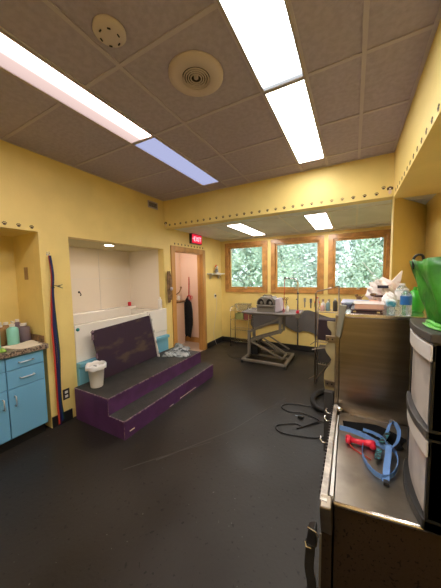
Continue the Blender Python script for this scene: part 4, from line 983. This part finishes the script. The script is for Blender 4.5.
def wbottle(lab, x, y, z, r, h, lm, m=M_plasb, cap=M_white, grp=None):
    t = thing('water_bottle', lab, 'bottle', (x, y, z), grp)
    MB().lathe([(r * .85, 0), (r, h * .04), (r, h * .2), (r * .96, h * .22), (r, h * .24), (r, h * .7), (r * .8, h * .82), (r * .4, h * .92), (r * .4, h * .96)], (x, y, z), 20).build('body', m, t, smooth=True)
    MB().lathe([(r * 1.02, h * .40), (r * 1.02, h * .72)], (x, y, z), 20).build('label', lm, t)
    MB().lathe([(r * .48, h * .93), (r * .48, h * 1.0), (0, h * 1.0)], (x, y, z), 14).build('cap', cap, t)
wbottle('clear water bottle with a blue label, at the counter front', .322, 2.06, z, .033, .185, M_label)
t = thing('bottle_pack', 'wrapped pack of two small clear bottles lying between book and bottle', 'bottle pack', (.245, 2.1, z))
for k, yy in enumerate((2.07, 2.13)): MB().lathe([(.018, 0), (.022, .004), (.022, .05), (.015, .062), (0, .062)], (.242, yy, z), 14).build('bottle', M_plasb, t, smooth=True)
B(.214, .268, 2.045, 2.16, z + .055, z + .10).build('wrapper', M_label2, t, bevel=.008)
wbottle('tall clear jug with white cap behind the blue-labelled bottle', .335, 2.32, z, .045, .21, M_liner)
MB().blob((.255, 2.30, z + .07), (.05, .05, .07), 14, 10, pf).build('plastic_wrap', M_liner, label='clump of clear plastic wrap behind the bottle pack', cat='plastic wrap')
t = thing('green_pouch', 'bright green rounded pouch between water bottles and green bag', 'pouch', (.41, 2.28, z))
MB().lathe([(.05, 0), (.058, .02), (.058, .10), (.045, .14), (.016, .165), (0, .168)], (.41, 2.28, z), 18).build('body', M_gbot, t, smooth=True); MB().lathe([(.013, .16), (.013, .185), (0, .185)], (.41, 2.28, z), 12).build('cap', M_gbot, t)

# ------------------------------------------------------------------ hose, cords
hp = smoothp([(-.13, 3.40, .034), (-.25, 3.38, .034), (-.36, 3.26, .034), (-.405, 3.08, .034), (-.36, 2.92, .034), (-.27, 2.86, .034), (-.15, 2.86, .034)], 10)
MB().tube(hp, [.030 + (.003 if i % 2 else -.001) for i in range(len(hp))], 12).build('vacuum_hose', M_rub, smooth=True, label='thick black hose curving on the floor beside the steel counter', cat='hose')
c1 = [(-.15, 3.02, .007), (-.35, 2.93, .007), (-.59, 2.89, .007), (-.69, 2.83, .007), (-.71, 2.75, .007), (-.62, 2.70, .007), (-.50, 2.73, .007), (-.40, 2.72, .007), (-.30, 2.68, .007), (-.28, 2.63, .007), (-.36, 2.55, .007), (-.47, 2.42, .007)]
MB().tube(smoothp(c1), .006, 6).build('power_cord', M_black, smooth=True, label='thin black cord making the larger upper loop on the floor', cat='cord')
c2 = [(-.14, 2.47, .007), (-.28, 2.36, .007), (-.41, 2.32, .007), (-.55, 2.29, .007), (-.64, 2.31, .007), (-.665, 2.38, .007), (-.60, 2.44, .007), (-.50, 2.50, .007), (-.42, 2.49, .007), (-.33, 2.58, .018), (-.25, 2.66, .007), (-.20, 2.58, .007), (-.16, 2.50, .007)]
MB().tube(smoothp(c2), .006, 6).build('power_cord', M_black, smooth=True, label='thin black cord making the lower loop nearest the camera', cat='cord')
t = thing('cord_plug', 'black plug lying inside the cord loops on the floor', 'plug', (-.47, 2.64, 0))
B(-.50, -.44, 2.615, 2.655, .001, .03).build('body', M_black, t, bevel=.006); B(-.53, -.50, 2.63, 2.636, .012, .02).build('prong', M_chrome, t)

# ------------------------------------------------------------------ outside
B(-14, 10, YW + .2, 30, -1.0, -.9).build('ground', M_grass, kind=K)
def tree(x, y, h, r, m, lab, seed, n=2600, trunk=.09, low=.15, ls=.062):
    rnd = random.Random(seed); t = thing('tree', lab, 'tree', (x, y, -.9), 'leafy trees outside the windows')
    b = MB(); b.tube([(x, y, -.9), (x + .05, y, h * .3), (x - .05, y + .05, h * .85)], [trunk, trunk * .8, trunk * .25], 8)
    for k in range(9):
        a = rnd.uniform(0, 6.28); z = rnd.uniform(.5, h * .8); l = r * rnd.uniform(.5, .9)
        b.tube([(x, y, z - .2), (x + l * .5 * math.cos(a), y + l * .5 * math.sin(a), z + .15), (x + l * math.cos(a), y + l * math.sin(a), z + .6)], [trunk * .4, trunk * .25, trunk * .1], 6)
    b.build('trunk', M_bark, t)
    vs = []; fs = []
    cl = [(rnd.uniform(-1, 1), rnd.uniform(-1, 1), rnd.uniform(-1, 1)) for _ in range(75)]
    n = int(n * 2.2)
    for k in range(n):
        c = cl[rnd.randrange(len(cl))]
        q = V((c[0] + rnd.gauss(0, .12), c[1] + rnd.gauss(0, .12), c[2] + rnd.gauss(0, .12)))
        p = V((x + q.x * r, y + q.y * r, -.6 + (h + .6) * (low + (1 - low) * (q.z * .5 + .5))))
        s = ls * rnd.uniform(.6, 1.3); u = V((rnd.uniform(-1, 1), rnd.uniform(-1, 1), rnd.uniform(-1, 1))).normalized(); v = u.orthogonal().normalized() * s * .6; u *= s
        i = len(vs); vs += [p - u, p + v * .8, p + u, p - v * .8]; fs.append((i, i + 1, i + 2, i + 3))
    b = MB(); b.v = vs; b.f = fs; b.build('foliage', m, t)
tree(-6.3, 10.2, 5.0, .95, M_leafB, 'pale leafy tree at the far left behind the left window', 1, 1300)
tree(-4.75, 9.0, 5.2, .85, M_leafB, 'thin grey-trunked tree seen through the left window', 2, 300, trunk=.13)
tree(-2.7, 9.4, 4.6, .95, M_leafA, 'dense green tree seen through the middle window', 3, 1900)
tree(-.9, 9.7, 5.0, .90, M_leafB, 'pale green tree between the middle and right windows', 4, 1900)
tree(.9, 9.4, 5.0, .92, M_leafA, 'green tree seen through the right window', 5, 1900)
tree(2.8, 10.2, 5.4, .95, M_leafB, 'pale tree at the far right behind the right window', 6, 1500)
for k, lb in enumerate(('leftmost', 'second from the left', 'third from the left', 'fourth from the left', 'rightmost')):
    tree(-8.4 + 3.1 * k, 14.5, 5.6, 1.55, (M_leafB, M_leafA)[k % 2], 'hazy tree of the far row behind the nearer trees, ' + lb, 20 + k, 2200, ls=.16)

# ------------------------------------------------------------------ world, sun, camera
W_ = bpy.data.worlds.new('world'); S.world = W_; W_.use_nodes = True
bg = W_.node_tree.nodes['Background']; bg.inputs[0].default_value = (.78, .90, 1, 1); bg.inputs[1].default_value = 1.35
sl = bpy.data.lights.new('sun', 'SUN'); sl.energy = 3.6; sl.angle = .2; sl.color = (1, .97, .9)
so = bpy.data.objects.new('sun', sl); COL.objects.link(so); so.rotation_euler = (math.radians(40), 0, math.radians(15))

f, yaw, pitch, roll = 242.805, math.radians(28.648), math.radians(-4.302), math.radians(-1.028)
F = V((-math.sin(yaw) * math.cos(pitch), math.cos(yaw) * math.cos(pitch), math.sin(pitch)))
R = V((math.cos(yaw), math.sin(yaw), 0)); U = R.cross(F)
R2 = R * math.cos(roll) + U * math.sin(roll); U2 = -R * math.sin(roll) + U * math.cos(roll)
cd = bpy.data.cameras.new('camera'); cam = bpy.data.objects.new('camera', cd); COL.objects.link(cam)
cd.sensor_fit = 'HORIZONTAL'; cd.sensor_width = 36; cd.lens = f / 441 * 36; cd.clip_start = .02; cd.clip_end = 200
mw = Matrix.Identity(4)
for i in range(3): mw[i][0] = R2[i]; mw[i][1] = U2[i]; mw[i][2] = -F[i]
mw[0][3], mw[1][3], mw[2][3] = 0, 0, 1.565
cam.matrix_world = mw
S.camera = cam
S.view_settings.view_transform = 'Standard'; S.view_settings.look = 'None'; S.view_settings.gamma = 1
S.view_settings.use_curve_mapping = False; S.view_settings.exposure = 1.55
